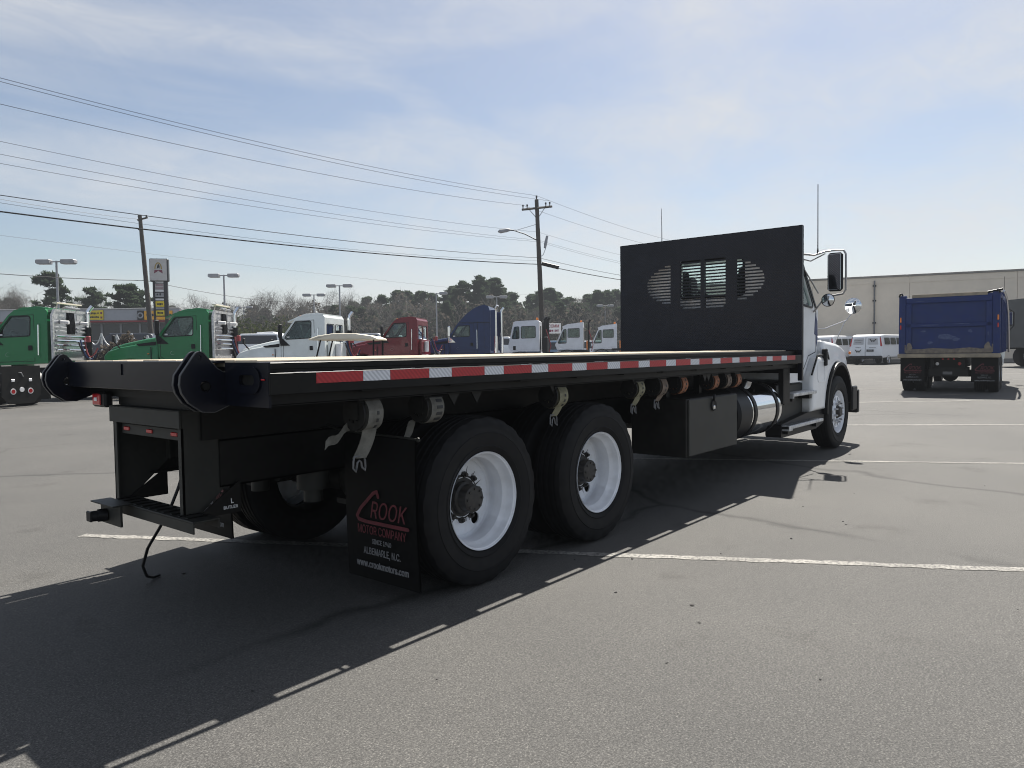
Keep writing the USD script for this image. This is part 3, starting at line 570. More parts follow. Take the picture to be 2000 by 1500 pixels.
# --- mud flaps
def crook_logo(p, o, R_, U_, w, red='print_red', white='print_grey'):
    """CROOK / MOTOR COMPANY / since / town / address lettering of width w about o."""
    R_, U_, o = np.array(R_, float), np.array(U_, float), np.array(o, float); k = w/.40
    sw = LineString([(-.02, .235), (-.03, .262), (-.06, .25), (-.165, .16), (-.195, .118), (-.18, .1), (-.12, .094), (.205, .094)]).buffer(.0095)
    part(p, 'lettering', plate_text(affinity.scale(sw, k, k, origin=(0, 0)), o, R_, U_), red)
    part(p, 'lettering', place_text('ROOK', .088*k, o+U_*.12*k+R_*.05*k, R_, U_, False, .002, width=.27*k, shear=.22), red)
    part(p, 'lettering', place_text('MOTOR COMPANY', .044*k, o+U_*.03*k, R_, U_, False, .002, width=.38*k, shear=.0), red)
    part(p, 'lettering', place_text('SINCE 1940', .025*k, o-U_*.018*k, R_, U_, False, .002, width=.15*k), white)
    part(p, 'lettering', place_text('ALBEMARLE, N.C.', .036*k, o-U_*.078*k, R_, U_, False, .002, width=.29*k), white)
    part(p, 'lettering', place_text('www.crookmotors.com', .034*k, o-U_*.148*k, R_, U_, True, .002, width=.41*k), white)
rf = np.random.default_rng(3)
for s in (-1, 1):
    y0, y1 = s*.66, s*1.27
    ny, nz = 9, 9; gy_, gz_ = np.meshgrid(np.linspace(min(y0, y1), max(y0, y1), ny), np.linspace(.13, .965, nz)); bow = -.645+.018*np.sin((gz_-.13)*3.2)*np.cos(gy_*3)+.012*(1-(gz_-.13)/.8)
    A = grid_mesh(gy_, gz_, bow); v = np.array(A.vertices); A1 = tm(v[:, [2, 0, 1]], A.faces); A2 = tm(v[:, [2, 0, 1]]+[.012, 0, 0], A.faces[:, ::-1])
    fl = part(T, 'mud_flap', cat(A1, A2, bb(-.645, -.633, min(y0, y1), max(y0, y1), .955, .968)), 'flap_rubber', smooth=True)
    crook_logo(fl, (-.668, (y0+y1)/2-.035, .375), (0, -1, 0), (0, 0, 1), .43)
    part(T, 'flap_hanger', cat(tube([(-.6, s*.42, 1.0), (-.62, s*.6, .98), (-.64, s*1.28, .968)], .008, 8), cyl((-.645, s*1.285, .968), (-.635, s*1.285, .968), .012, 8)), 'dusty_plate')
# --- strap winches along both sides
WX = [(-.849, 'strap_beige', .092, 'hook'), (-.389, 'strap_beige', .085, 'tail'), (.849, 'strap_yellow', .085, 'hook'), (1.954, 'strap_yellow', .08, 'hook'), (2.346, 'strap_brown', .085, 'short'), (2.73, 'strap_orange', .085, ''), (3.42, 'strap_orange', .08, ''), (3.72, 'strap_brown', .08, ''), (3.97, 'strap_orange', .08, '')]
for s in (-1, 1):
    for i, (x, mt, r, style) in enumerate(WX):
        y, z = s*1.09, 1.12
        w_ = part(T, 'winch', cat(bb(x-.075, x-.062, y-.045, y+.045, z-.03, 1.197), bb(x+.062, x+.075, y-.045, y+.045, z-.03, 1.197), bb(x-.075, x+.075, y-.06, y+.06, 1.182, 1.195), tube([(x-.07, y-s*.0-.055, 1.178), (x+.07, y-.055, 1.178)], .012, 8)), 'black_dusty')
        hub = Point(0, 0).buffer(r*.97, 20)
        for a in np.arange(8)*PI/4: hub = hub.difference(Point(.042*math.cos(a), .042*math.sin(a)).buffer(.009, 6))
        hub = hub.difference(Point(0, 0).buffer(.018))
        part(w_, 'winch_cap', mv(prism(hub, 'x', -.004, .008), (x-.063, y, z)), 'black_dusty')
        part(w_, 'winch_spool', cyl((x-.06, y, z), (x+.08, y, z), .03, 14), 'black_frame')
        rr = [(r*(1+.012*math.sin(7*a+i)+.03*a/12), a) for a in np.linspace(0, 4*PI, 60)]
        roll = ribbon([(x+.008, y+q*math.cos(a)*s*-1, z+q*math.sin(a)) for q, a in rr], .098, .006, (1, 0, 0))
        part(w_, 'rolled_strap', cat(roll, cyl((x-.035, y, z), (x+.05, y, z), r*.93, 28)), mt)
        for q in range(3 if i % 2 == 0 else 4):   # printed dashes on the webbing
            a = -.9+q*.42
            if s < 0: part(w_, 'strap_print', ribbon([(x+.02, y-(r+.007)*math.cos(b), z+(r+.007)*math.sin(b)) for b in np.linspace(a, a+.2, 4)], .014+.03*(i == 1), .002, (1, 0, 0)), 'print_black')
        if style in ('hook', 'short'):
            L = (.16 if i == 0 else .075) if style == 'hook' else .06; xo = -.05 if i == 0 else -.03
            t_ = [(x+.0+xo*(q*q), y-s*(-1)*0+s*(.05-.03*q), z-r*.8-q*L) for q in np.linspace(0, 1, 9)]
            part(w_, 'hanging_strap', ribbon(t_, .075 if i == 0 else .055, .005, (.93, -.36*s*-1, 0)), mt)
            xe, ye, ze = t_[-1]
            part(w_, 'flat_hook', cat(tube([(xe-.032, ye, ze+.01), (xe+.032, ye, ze+.01), (xe+.038, ye, ze-.015), (xe+.04, ye-s*.0, ze-.05), (xe+.03, ye+s*.01, ze-.066), (xe+.018, ye, ze-.05), (xe+.012, ye, ze-.022), (xe, ye, ze-.012), (xe-.012, ye, ze-.022), (xe-.018, ye, ze-.05), (xe-.03, ye+s*.01, ze-.066), (xe-.04, ye, ze-.05), (xe-.038, ye, ze-.015)], .006, 6, closed=True)), 'steel_grey')
        if style in ('tail',) or i == 0:
            d0 = -1 if i == 0 else -.55
            part(w_, 'loose_strap_end', ribbon([(x-.05+d0*q*.16, y-s*.05, z-.07-.09*q-(.07*q*q if i else 0)+.012*math.sin(q*9)) for q in np.linspace(0, 1, 9)], .05, .004, (.3, .2, .9) if i == 0 else (.8, .3*s, .2)), mt)
# --- toolbox, tanks, steps
for s in (-1, 1):
    bx_ = part(T, 'toolbox', rb(2.73, 3.86, s*1.185, s*.62, .455, .985, .006), 'black_dusty')
    part(bx_, 'toolbox_door', rb(2.76, 3.845, s*1.199, s*1.186, .462, .978, .008), 'dusty_plate')
    part(bx_, 'door_latch', cat(mv(lathe([(0, 0), (.05, .0), (.056, -.008), (.05, -.014), (.03, -.006), (0, -.006)], 'y', n=20), (3.27, -1.2 if s < 0 else 1.2, .90), rz=0 if s < 0 else PI), tube([(3.27, s*1.206, .94), (3.25, s*1.22, .97), (3.27, s*1.215, 1.0)], .012, 8)), 'black_plastic')
    part(bx_, 'latch_handle', rb(3.25, 3.29, s*1.216, s*1.205, .862, .895, .004), 'chrome')
    for x in (2.9, 3.6): part(T, 'toolbox_hanger', bb(x, x+.06, s*.9, s*.84, .985, 1.2), 'black_frame')
    tk = part(T, 'fuel_tank', lathe([(0, 4.02), (.2, 4.02), (.27, 4.03), (.295, 4.06), (.30, 4.10), (.30, 5.22), (.295, 5.26), (.27, 5.29), (.2, 5.3), (0, 5.3)], 'x', (0, s*.86, .735), 56), 'chrome')
    part(tk, 'tank_end', lathe([(0, 4.012), (.2, 4.014), (.275, 4.025), (.302, 4.06), (.304, 4.36), (.301, 4.37)], 'x', (0, s*.86, .735), 48), 'black_plastic')
    for x in (4.42, 5.08): part(tk, 'tank_strap', lathe([(.301, x), (.309, x), (.309, x+.07), (.301, x+.07)], 'x', (0, s*.86, .735), 48, closed=True), 'black_plastic')
    part(tk, 'filler_cap', cat(cyl((4.75, s*.93, 1.02), (4.75, s*.95, 1.075), .05, 18)), 'aluminium')
    part(T, 'drop_post', cat(rb(5.33, 5.52, s*1.16, s*1.14, .77, 1.196, .004), bb(5.30, 5.33, s*1.16, s*1.1, .78, 1.196)), 'black_frame')
    part(T, 'tank_bracket', cat(bb(4.3, 5.4, s*.5, s*.44, .5, .95)), 'black_frame')
    # steps and the panel behind them
    part(T, 'step_panel', rb(5.5, 6.5, s*1.0, s*.97, .5, .98, .01), 'dusty_plate')
    part(T, 'step_skirt', prism(rp(Polygon([(5.42, .36), (6.75, .36), (7.08, .42), (7.08, .6), (6.4, .6), (5.42, .52)]), .04), 'y', s*1.09, s*.9), 'black_plastic')
    for (x0, x1, z) in ((5.62, 6.5, .885), (5.46, 6.78, .50)):
        st = part(T, 'cab_step', cat(rb(x0, x1, s*1.175, s*.99, z-.04, z, .006), rb(x0, x0+.12, s*1.178, s*.99, z-.06, z+.004, .006) if z < .6 else bb(x0, x0+.02, s*1.17, s*1.0, z-.06, z-.03)), 'aluminium_dull')
        for q in np.arange(x0+.1, x1-.05, .062): part(st, 'step_grip', rb(q, q+.03, s*1.165, s*1.02, z-.001, z+.006, .003), 'aluminium')
        part(T, 'step_bracket', cat(bb(x0+.05, x0+.12, s*1.14, s*.9, z-.1, z-.042), bb(x1-.2, x1-.1, s*1.14, s*.9, z-.1, z-.042)), 'black_plastic')
# --- headboard with its oval of slots
hb = sbox(-YW, 1.41, YW, 2.9)
ov = affinity.scale(Point(0, 0).buffer(1, 48), .815, .325); ov = affinity.translate(ov, .015, 2.30)
rows = np.arange(1.985, 2.62, .0405); holes = []
for z in rows:
    for a, b in ((.475, .83), (.045, .335), (-.297, -.012), (-.80, -.45)):
        q = ov.intersection(sbox(a, z-.0105, b, z+.0105))
        if q.area > .0004: holes.append(q.envelope)
hb = hb.difference(unary_union(holes))
H = part(T, 'headboard', prism(hb, 'x', 5.656, 5.661), 'tread_plate', smooth=False)
part(H, 'headboard_frame', cat(rb(5.661, 5.72, -YW, -YW+.05, 1.04, 2.9, .004), rb(5.661, 5.72, YW-.05, YW, 1.04, 2.9, .004), bb(5.661, 5.72, -YW+.051, YW-.051, 2.85, 2.899), bb(5.661, 5.72, -YW+.051, YW-.051, 1.42, 1.47)), 'black_paint')
part(H, 'headboard_skirt', bb(5.664, 5.70, -YW+.051, YW-.051, 1.13, 1.42), 'black_frame')
for y in (-.375, .405, .017): part(H, 'headboard_brace', bb(5.6615, 5.70, y-.028, y+.028, 1.471, 2.849), 'black_paint')
# --- cab
def rr_(pts, r): return rp(Polygon(pts), r)
CP = [(5.80, 1.0), (6.35, 1.0), (6.52, 1.16), (6.66, 1.30), (6.98, 1.31), (7.0, 1.93), (6.93, 2.0), (6.36, 2.69), (6.24, 2.77), (6.0, 2.80), (5.88, 2.77), (5.80, 2.68)]
door_win = rr_([(5.98, 2.03), (6.80, 1.98), (6.74, 2.06), (6.31, 2.63), (5.98, 2.64)], .03)
Wd = 1.03
wr_ = cab_shell(T, 'cab_white', CP, ['s', 's', 's', 's', 's', 's', 'g', 's', 's', 's', 's', ('w', (-.48, .40, .08, .54))][::1], Wd, [door_win], z0=1.95, k=.06, gl='cab_glass')
for s in (-1, 1):
    dl = [(6.90, 1.38), (6.92, 1.9), (6.86, 1.99), (6.34, 2.66), (5.93, 2.69), (5.92, 1.2), (6.4, 1.15), (6.6, 1.33), (6.90, 1.38)]
    part(T, 'door_seam', wr_(prism(Polygon(dl).exterior.buffer(.005), 'y', s*(Wd-.002), s*(Wd+.002))), 'black_plastic')
    part(T, 'door_seal', wr_(prism(LineString([(6.345, 2.66), (6.88, 1.99)]).buffer(.02), 'y', s*(Wd+.002), s*(Wd+.012))), 'black_plastic')
    part(T, 'grab_handle', tube([(6.05, s*(Wd-.0), 2.2), (6.05, s*(Wd+.055), 2.2), (6.05, s*(Wd+.06), 2.17), (6.05, s*(Wd+.06), 1.72), (6.05, s*(Wd+.055), 1.69), (6.05, s*(Wd-.0), 1.69)], .011, 8), 'black_plastic')
    part(T, 'door_handle', rb(6.0, 6.16, s*Wd, s*(Wd+.03), 1.6, 1.65, .008), 'black_plastic')
    sh = Polygon([(6.84, 1.62), (6.9, 1.90), (6.97, 1.78), (6.985, 1.55), (6.93, 1.45), (6.9, 1.6)])
    part(T, 'side_emblem', prism(sh, 'y', s*(Wd-.002), s*(Wd+.003)), 'tractor_blue')
    # mirror with its arms and convex mirror
    ym = s*1.325
    mb = part(T, 'mirror_housing', mv(rb(6.70, 6.77, -.095, .095, 2.165, 2.665, .03), (0, ym, 0)), 'black_plastic')
    part(mb, 'mirror_glass', mv(rb(6.693, 6.701, -.078, .078, 2.185, 2.645, .003), (0, ym, 0)), 'mirror')
    part(mb, 'mirror_arm', cat(tube([(6.42, s*.93, 2.66), (6.6, s*1.1, 2.64), (6.72, s*1.2, 2.69), (6.75, s*1.33, 2.70), (6.76, s*1.42, 2.69), (6.76, s*1.447, 2.64), (6.76, s*1.45, 2.4), (6.76, s*1.447, 2.18), (6.75, s*1.42, 2.13), (6.74, s*1.2, 2.1), (6.8, s*1.05, 1.93), (6.86, s*.97, 1.89)], .013, 8), tube([(6.44, s*.95, 2.6), (6.62, s*1.05, 2.57), (6.73, s*1.2, 2.665)], .009, 6), tube([(6.42, s*.95, 2.6), (6.72, s*1.12, 2.15)], .009, 6)), 'mirror_steel')
    part(mb, 'convex_mirror', cat(mv(lathe([(0, .03), (.06, .025), (.083, .008), (.085, 0), (.078, -.004)], 'x', n=28), (6.72, s*1.24, 2.055))), 'black_plastic')
    part(mb, 'convex_mirror_glass', mv(lathe([(0, -.022), (.03, -.02), (.06, -.011), (.078, -.002)], 'x', n=28), (6.72, s*1.24, 2.055)), 'mirror', smooth=60)
    part(T, 'fender_mirror', mv(lathe([(0, .045), (.06, .045), (.107, .014), (.113, 0), (.107, -.004)], 'x', n=28), (7.68, s*1.30, 2.055-.04)), 'chrome')
    part(T, 'fender_mirror_glass', mv(lathe([(0, -.026), (.04, -.023), (.08, -.013), (.107, -.002)], 'x', n=28), (7.68, s*1.30, 2.015)), 'mirror', smooth=60)
    part(T, 'fender_mirror_stay', cat(tube([(7.70, s*1.29, 1.93), (7.62, s*1.2, 1.78), (7.6, s*1.08, 1.49)], .006, 6), tube([(7.65, s*1.23, 1.82), (7.25, s*1.05, 1.70), (6.97, s*.97, 1.68)], .006, 6)), 'aluminium')
    part(T, 'hood_latch', rb(6.93, 7.0, s*1.10, s*1.165, 1.19, 1.42, .012), 'black_plastic')
    part(T, 'turn_light', rb(7.98, 8.06, s*1.16, s*1.18, 1.33, 1.375, .01), 'amber_lens')
    steer_wheel(T, (7.6458, s*1.1235, .5216), s > 0)
# cab roof furniture, seats, wheel
part(T, 'roof_lamp', cat(*[rb(6.0, 6.1, y-.05, y+.05, 2.79, 2.835, .015) for y in (-.7, -.2, .2, .7)]), 'amber_lens')
part(T, 'air_horn', cat(cyl((5.9, .45, 2.84), (6.35, .45, 2.84), .03, 12, r1=.05)), 'chrome')
part(T, 'antenna', tube([(6.22, .9, 2.7), (6.23, .905, 3.03), (6.235, .91, 3.46)], [.012, .006, .004], 6), 'black_plastic')
part(T, 'antenna', tube([(6.70, -1.115, 2.66), (6.70, -1.115, 2.75), (6.695, -1.115, 3.57)], [.016, .007, .005], 6), 'black_plastic')
for y in (-.48, .48):
    sx = part(T, 'cab_seat', cat(rb(6.0, 6.5, y-.25, y+.25, 1.6, 1.78, .05), mv(rb(-.07, .07, y-.24, y+.24, 0, .72, .05), (6.03, 0, 1.7), ry=-.12), rb(5.90, 6.0, y-.13, y+.13, 2.36, 2.50, .04)), 'seat_grey')
part(T, 'steering_wheel', mv(trimesh.creation.torus(.22, .016, 32, 8), (6.62, .48, 2.02), ry=-1.0), 'black_plastic')
part(T, 'dashboard', rb(6.68, 6.95, -.93, .93, 1.55, 1.93, .05), 'seat_grey')
# hood, fenders
fend = Polygon([(6.46, .60), (7.055, .60)]+[(7.6458-.615*math.cos(a), .56+.66*math.sin(a)) for a in np.linspace(.12, PI-.62, 26)]+[(8.42, .98), (8.47, 1.1), (8.40, 1.25), (8.2, 1.40), (7.9, 1.475), (7.5, 1.51), (7.1, 1.53), (6.99, 1.52), (6.985, 1.315), (6.67, 1.305), (6.54, 1.16), (6.46, 1.06)])
def nose(v):
    f = np.clip((v[:, 0]-7.0)/1.5, 0, 1); top = np.clip((v[:, 2]-1.36)/.2, 0, 1)
    return np.column_stack([v[:, 0], v[:, 1]*(1-.10*f**2-.045*top), v[:, 2]])
for s in (-1, 1):
    a, b = sorted((s*1.13, s*.72)); part(T, 'fender', bprism(fend, 'y', a, b, .05, seg=.12, warp=nose), 'cab_white', smooth=40)
    arch = [(7.6458-.60*math.cos(a), .56+.645*math.sin(a)) for a in np.linspace(-.02, PI-.12, 30)]
    part(T, 'wheel_arch_lip', prism(LineString(arch).buffer(.022), 'y', s*1.155, s*.98), 'black_plastic')
    part(T, 'arch_liner', cat(prism(LineString([(7.6458-.585*math.cos(a), .56+.63*math.sin(a)) for a in np.linspace(.0, PI-.2, 24)]).buffer(.012), 'y', s*1.10, s*.5)), 'black_plastic')
    part(T, 'fender_recess', prism(rp(sbox(6.68, .98, 6.98, 1.25), .05).exterior.buffer(.008), 'y', s*1.126, s*1.134), 'cab_white')
    part(T, 'hood_seam', prism(LineString([(6.44, 1.09), (6.53, 1.185), (6.66, 1.325), (6.97, 1.335), (7.02, 1.36), (7.1, 1.36), (7.16, 1.28)]).buffer(.013), 'y', s*1.12, s*1.136), 'black_plastic')
    part(T, 'hood_seam', prism(LineString([(6.1, 1.0), (6.45, 1.075), (6.54, 1.17), (6.67, 1.315), (6.99, 1.325), (7.1, 1.34), (7.2, 1.30), (7.3, 1.21)]).buffer(.011), 'y', s*1.166, s*1.174) if False else prism(LineString([(6.36, 1.0), (6.50, 1.165), (6.66, 1.31), (6.985, 1.32)]).buffer(.012), 'y', s*.985, s*1.0), 'black_plastic')
    part(T, 'headlight', rb(8.36, 8.45, s*.98, s*.72, 1.02, 1.2, .03), 'clear_lens')
part(T, 'hood', bprism(Polygon([(6.99, 1.35), (8.35, 1.15), (8.5, 1.2), (8.52, 1.45), (8.4, 1.6), (8.0, 1.74), (7.3, 1.9), (6.99, 1.93)]), 'y', -.70, .70, .16, n=4, seg=.15, warp=lambda v: np.column_stack([v[:, 0], v[:, 1]*(1-.2*np.clip((v[:, 0]-7)/1.5, 0, 1)), v[:, 2]])), 'cab_white', smooth=40)
part(T, 'grille', rb(8.49, 8.54, -.45, .45, .8, 1.5, .03), 'chrome')
part(T, 'bumper', bprism(Polygon([(8.42, -1.17), (8.55, -1.17), (8.72, -.9), (8.76, 0), (8.72, .9), (8.55, 1.17), (8.42, 1.17), (8.55, .8), (8.55, -.8)]), 'z', .45, .80, .02), 'black_plastic')
for s in (-1, 1): part(T, 'bumper_end', rb(8.2, 8.46, s*1.17, s*1.13, .50, .86, .02), 'black_plastic')
# ================================================================ parked tractors
HEAD = math.radians(122); HG = math.radians(132)
def place_corner(u, v, h, w, heading, back=0.0):
    """Ground point below the cab's back wall when its left rear roof corner is seen at (u, v) at height h."""
    c, s = math.cos(heading), math.sin(heading); z = 0.0
    for _ in range(8):
        P = at_h(u, v, h+z); Q = np.array([P[0]-c*back+s*w, P[1]-s*back-c*w, 0.0]); z = float(gz(Q[0], Q[1]))
    Q[2] = z; return Q
def wheel_simple(parent, loc, flip, rimmat, R=.51, half=.14, dual=False):
    g = group_part(parent, 'wheel', loc, PI if flip else 0)
    part(g, 'tyre', mv(tyre_mesh(R, half if not dual else half*2.1, rim=.29, lug=0, n=36, groove=False), (0, (half if not dual else half*2.1)-.02, 0)), 'rubber')
    part(g, 'rim', lathe([(.29, 0), (.27, .03), (.2, .02 if not dual else .2), (.12, .015 if not dual else .2), (.1, -.02), (0, -.02)], 'y', n=28), rimmat)
def tractor(name, label, loc, heading, paint, group=None, rack=False, sleeper=False, scale=None, visor=False, stack=True, twin=False, rim='aluminium', tail=False, hoses=True, extras=True):
    t = thing(name, label, 'truck', loc, heading, group, scale)
    rg = np.random.default_rng(int(abs(loc[0]*37+loc[1]*11)))
    w = 1.02
    if sleeper:
        pts = [(-.40, 1.1), (1.5, 1.1), (1.62, 1.3), (1.64, 1.98), (1.26, 2.55), (1.0, 2.86), (.72, 3.12), (.42, 3.34), (.12, 3.48), (-.12, 3.52), (-.3, 3.45), (-.39, 3.22)]
        tags = ['s', 's', 's', 'g']+['s']*8
        wins = [rp(Polygon([(.62, 2.02), (1.5, 2.0), (1.16, 2.5), (.62, 2.52)]), .04)]
    else:
        pts = [(0, 1.15), (1.5, 1.1), (1.62, 1.3), (1.64, 1.98), (1.16, 2.62), (1.0, 2.76), (.75, 2.83), (.3, 2.86), (.08, 2.83), (0, 2.72)]
        tags = ['s', 's', 's', 'g', 's', 's', 's', 's', 's', ('w', -.78, -.06, .02, .02)]
        tags[-1] = ('w', (-.80, -.07, .25, .85), (.07, .80, .25, .85))
        wins = [rp(Polygon([(.52, 2.0), (1.5, 1.96), (1.42, 2.1), (1.08, 2.56), (.52, 2.58)]), .05)]
        # outline ends at the back wall's top; the last edge runs down the back
    wr2 = cab_shell(t, paint, pts, tags, w, wins, z0=1.9, k=.07)
    if not sleeper:
        part(t, 'roof_edge', wr2(bprism(Polygon([(.06, 2.80), (1.0, 2.745), (1.02, 2.765), (.75, 2.85), (.3, 2.885), (.06, 2.85)]), 'y', -w-.004, w+.004, .012)), paint)
    for s in (-1, 1):
        if sleeper: part(t, 'cab_seam', cat(wr2(bb(-.38, 1.1, s*(w-.002), s*(w+.006), 2.66, 2.68)), wr2(bb(.22, .24, s*(w-.002), s*(w+.005), 1.2, 2.7)), wr2(bb(-.1, -.09, s*(w-.002), s*(w+.005), 1.2, 3.45))), 'black_plastic')
        dl = [(1.56, 1.3), (1.56, 1.92), (1.1, 2.60), (.40, 2.63), (.38, 1.22), (1.4, 1.2)]
        part(t, 'door_seam', wr2(prism(Polygon(dl).exterior.buffer(.007), 'y', s*(w-.002), s*(w+.003))), 'black_plastic')
        part(t, 'door_handle', rb(.44, .56, s*w, s*(w+.03), 1.55, 1.7, .01), 'black_plastic')
        part(t, 'grab_rail', wr2(tube([(.24, s*w, 2.35), (.24, s*(w+.06), 2.32), (.24, s*(w+.06), 1.4), (.24, s*w, 1.36)], .016, 6)), 'chrome')
        part(t, 'door_badge', mv(lathe([(0, -.008), (.06, -.008), (.065, 0)], 'y', n=16), (1.18, s*(w+.003), 1.42)), 'print_white')
        part(t, 'window_sticker', wr2(prism(rect(1.32, 1.42, 2.0, 2.05), 'y', s*(w-.0), s*(w+.002))), 'print_white')
        # fender and side of the hood
        fd = Polygon([(1.62, 1.0), (1.9, .98)]+[(2.55-.62*math.cos(a), .60+.62*math.sin(a)) for a in np.linspace(.55, PI-.45, 14)]+[(3.25, .8), (3.42, 1.0), (3.44, 1.35), (3.3, 1.5), (2.9, 1.62), (2.3, 1.72), (1.64, 1.78)])
        a_, b_ = sorted((s*1.08, s*.62)); part(t, 'fender', bprism(fd, 'y', a_, b_, .07, seg=.15, warp=lambda v: np.column_stack([v[:, 0], v[:, 1]*(1-.13*np.clip((v[:, 0]-1.7)/1.7, 0, 1)**2-.08*np.clip((v[:, 2]-1.35)/.4, 0, 1)), v[:, 2]])), paint, smooth=40)
        part(t, 'hood_seam', bb(1.83, 1.86, s*1.075, s*1.085, 1.0, 1.62), 'black_plastic')
        part(t, 'hood_vent', prism([(1.70, 1.80), (2.35, 1.72), (2.25, 1.66), (1.72, 1.68)], 'y', s*1.005, s*1.02), 'black_plastic')
        part(t, 'mirror', cat(rb(1.52, 1.62, s*1.12, s*1.33, 1.98, 2.5, .04), tube([(1.5, s*1.0, 1.85), (1.6, s*1.12, 1.78), (1.6, s*1.2, 1.98)], .03, 6), prism([(1.3, 1.72), (1.66, 1.72), (1.66, 2.05), (1.55, 1.95)], 'y', s*1.0, s*1.04)), 'chrome' if sleeper else 'black_plastic')
        part(t, 'hood_mirror', cat(rb(2.98, 3.06, s*1.03, s*1.17, 1.8, 2.02, .03), tube([(3.02, s*1.1, 1.82), (2.9, s*.95, 1.6)], .022, 6)), 'black_plastic')
        part(t, 'headlight', rb(3.3, 3.43, s*.9, s*.68, 1.1, 1.28, .04), 'clear_lens')
        part(t, 'side_lamp', rb(1.9, 1.96, s*1.075, s*1.095, 1.38, 1.42, .01), 'amber_lens')
        if not tail: part(t, 'fuel_tank', lathe([(0, -1.1), (.27, -1.08), (.3, -1.04), (.3, .5), (.27, .54), (0, .56)], 'x', (0, s*.85, .72), 28), 'black_plastic' if rack else 'aluminium')
        part(t, 'step', rb(.6, 1.5, s*1.08, s*.9, .5, .54, .01), 'aluminium_dull')
        part(t, 'frame_rail', bb(-4.9, 3.2, s*.43, s*.35, .72, .98), 'black_frame')
        wheel_simple(t, (2.55, s*1.06, .51), s > 0, rim)
        for x in (-2.7, -4.0): wheel_simple(t, (x, s*1.22, .51), s > 0, rim, dual=True)
    if twin: pass
    part(t, 'hood', bprism(Polygon([(1.63, 1.5), (3.3, 1.15), (3.46, 1.25), (3.47, 1.5), (3.32, 1.64), (2.9, 1.76), (2.2, 1.9), (1.63, 1.98)]), 'y', -.74, .74, .14, n=4, seg=.2, warp=lambda v: np.column_stack([v[:, 0], v[:, 1]*(1-.22*np.clip((v[:, 0]-1.7)/1.7, 0, 1)), v[:, 2]])), paint, smooth=40)
    part(t, 'cowl', bprism(Polygon([(1.5, 1.7), (1.75, 1.7), (1.75, 1.93), (1.62, 2.0), (1.5, 1.98)]), 'y', -1.0, 1.0, .05), paint)
    part(t, 'grille', rb(3.45, 3.5, -.42, .42, .85, 1.5, .04), 'chrome')
    part(t, 'bumper', rb(3.35, 3.62, -1.05, 1.05, .42, .8, .08), 'aluminium' if sleeper else 'black_plastic')
    for y in (-.45, .45): part(t, 'seat', cat(rb(.3, .8, y-.24, y+.24, 1.6, 1.8, .05), rb(.22, .38, y-.24, y+.24, 1.75, 2.4, .05)), 'seat_grey')
    part(t, 'steering_wheel', mv(trimesh.creation.torus(.21, .02, 20, 6), (1.25, .45, 2.0), ry=-1.0), 'black_plastic')
    part(t, 'deck_plate', bb(-1.6, -.1 if not sleeper else -.45, -.42, .42, .99, 1.0), 'aluminium_dull')
    part(t, 'fifth_wheel', cat(lathe([(0, 1.2), (.42, 1.2), (.44, 1.17), (.44, 1.1), (0, 1.1)], 'z', (-3.3, 0, 0), 28), bb(-4.1, -3.4, -.3, -.1, 1.05, 1.15), bb(-4.1, -3.4, .1, .3, 1.05, 1.15)), 'black_frame')
    part(t, 'drive_axle', cat(cyl((-2.7, -.9, .51), (-2.7, .9, .51), .09, 12), cyl((-4.0, -.9, .51), (-4.0, .9, .51), .09, 12), cyl((2.55, -.9, .5), (2.55, .9, .5), .06, 10)), 'black_frame')
    for s in (-1, 1):
        part(t, 'half_fender', ribbon([(-4.0+.58*math.cos(a), s*.93, .51+.58*math.sin(a)) for a in np.linspace(.3, PI-.2, 12)], .55, .012, (0, 1, 0)), 'black_plastic')
    if stack:
        bx0 = -.66 if sleeper else -.22
        for s in ((-1, 1) if sleeper else (-1,)):
            part(t, 'exhaust_stack', tube([(bx0, s*.93, .7), (bx0, s*.93, 2.0), (bx0, s*.93, 3.2 if sleeper else 2.72), (bx0-.03, s*.95, 3.34 if sleeper else 2.86), (bx0-.12, s*1.0, 3.46 if sleeper else 3.0)], .065, 12), 'chrome')
            part(t, 'stack_guard', tube([(bx0, s*.93, 1.2), (bx0, s*.93, 2.3 if not sleeper else 2.0)], .105, 12), 'black_plastic' if not sleeper else 'chrome')
        if sleeper: part(t, 'side_fairing', cat(*[rb(-.64, -.41, s*1.02, s*.99, 1.3, 3.25, .02) for s in (-1, 1)]), paint)
    if visor: part(t, 'sun_visor', wr2(prism([(1.02, 2.71), (1.06, 2.75), (1.42, 2.60), (1.42, 2.56)], 'y', -.96, .96)), paint)
    for y in (-.8, -.2, .2, .8):
        if not sleeper: part(t, 'roof_lamp', rb(.92, 1.0, y-.045, y+.045, 2.76, 2.82, .02), 'red_lens' if rack else 'amber_lens')
    if rack:
        rk = Polygon([(-1.0, 1.25), (-1.0, 2.6), (-.86, 2.78), (.86, 2.78), (1.0, 2.6), (1.0, 1.25)])
        RX = .26
        def sh(m): return mv(m, (RX, 0, 0))
        r_ = part(t, 'headache_rack', sh(prism(rk, 'x', -.42, -.40)), 'aluminium')
        part(r_, 'rack_frame', sh(cat(prism(rk.buffer(.03).difference(rk.buffer(-.05)), 'x', -.45, -.38))), 'aluminium_dull')
        part(r_, 'rack_hose_bay', sh(bb(-.425, -.421, -.22, .22, 2.05, 2.74)), 'black_plastic')
        for z, dz in ((1.55, .04), (1.70, .035), (1.84, .045), (1.98, .03)): part(r_, 'rack_rail', sh(cyl((-.47, -.9, z), (-.47, .9, z), dz, 10)), 'chrome')
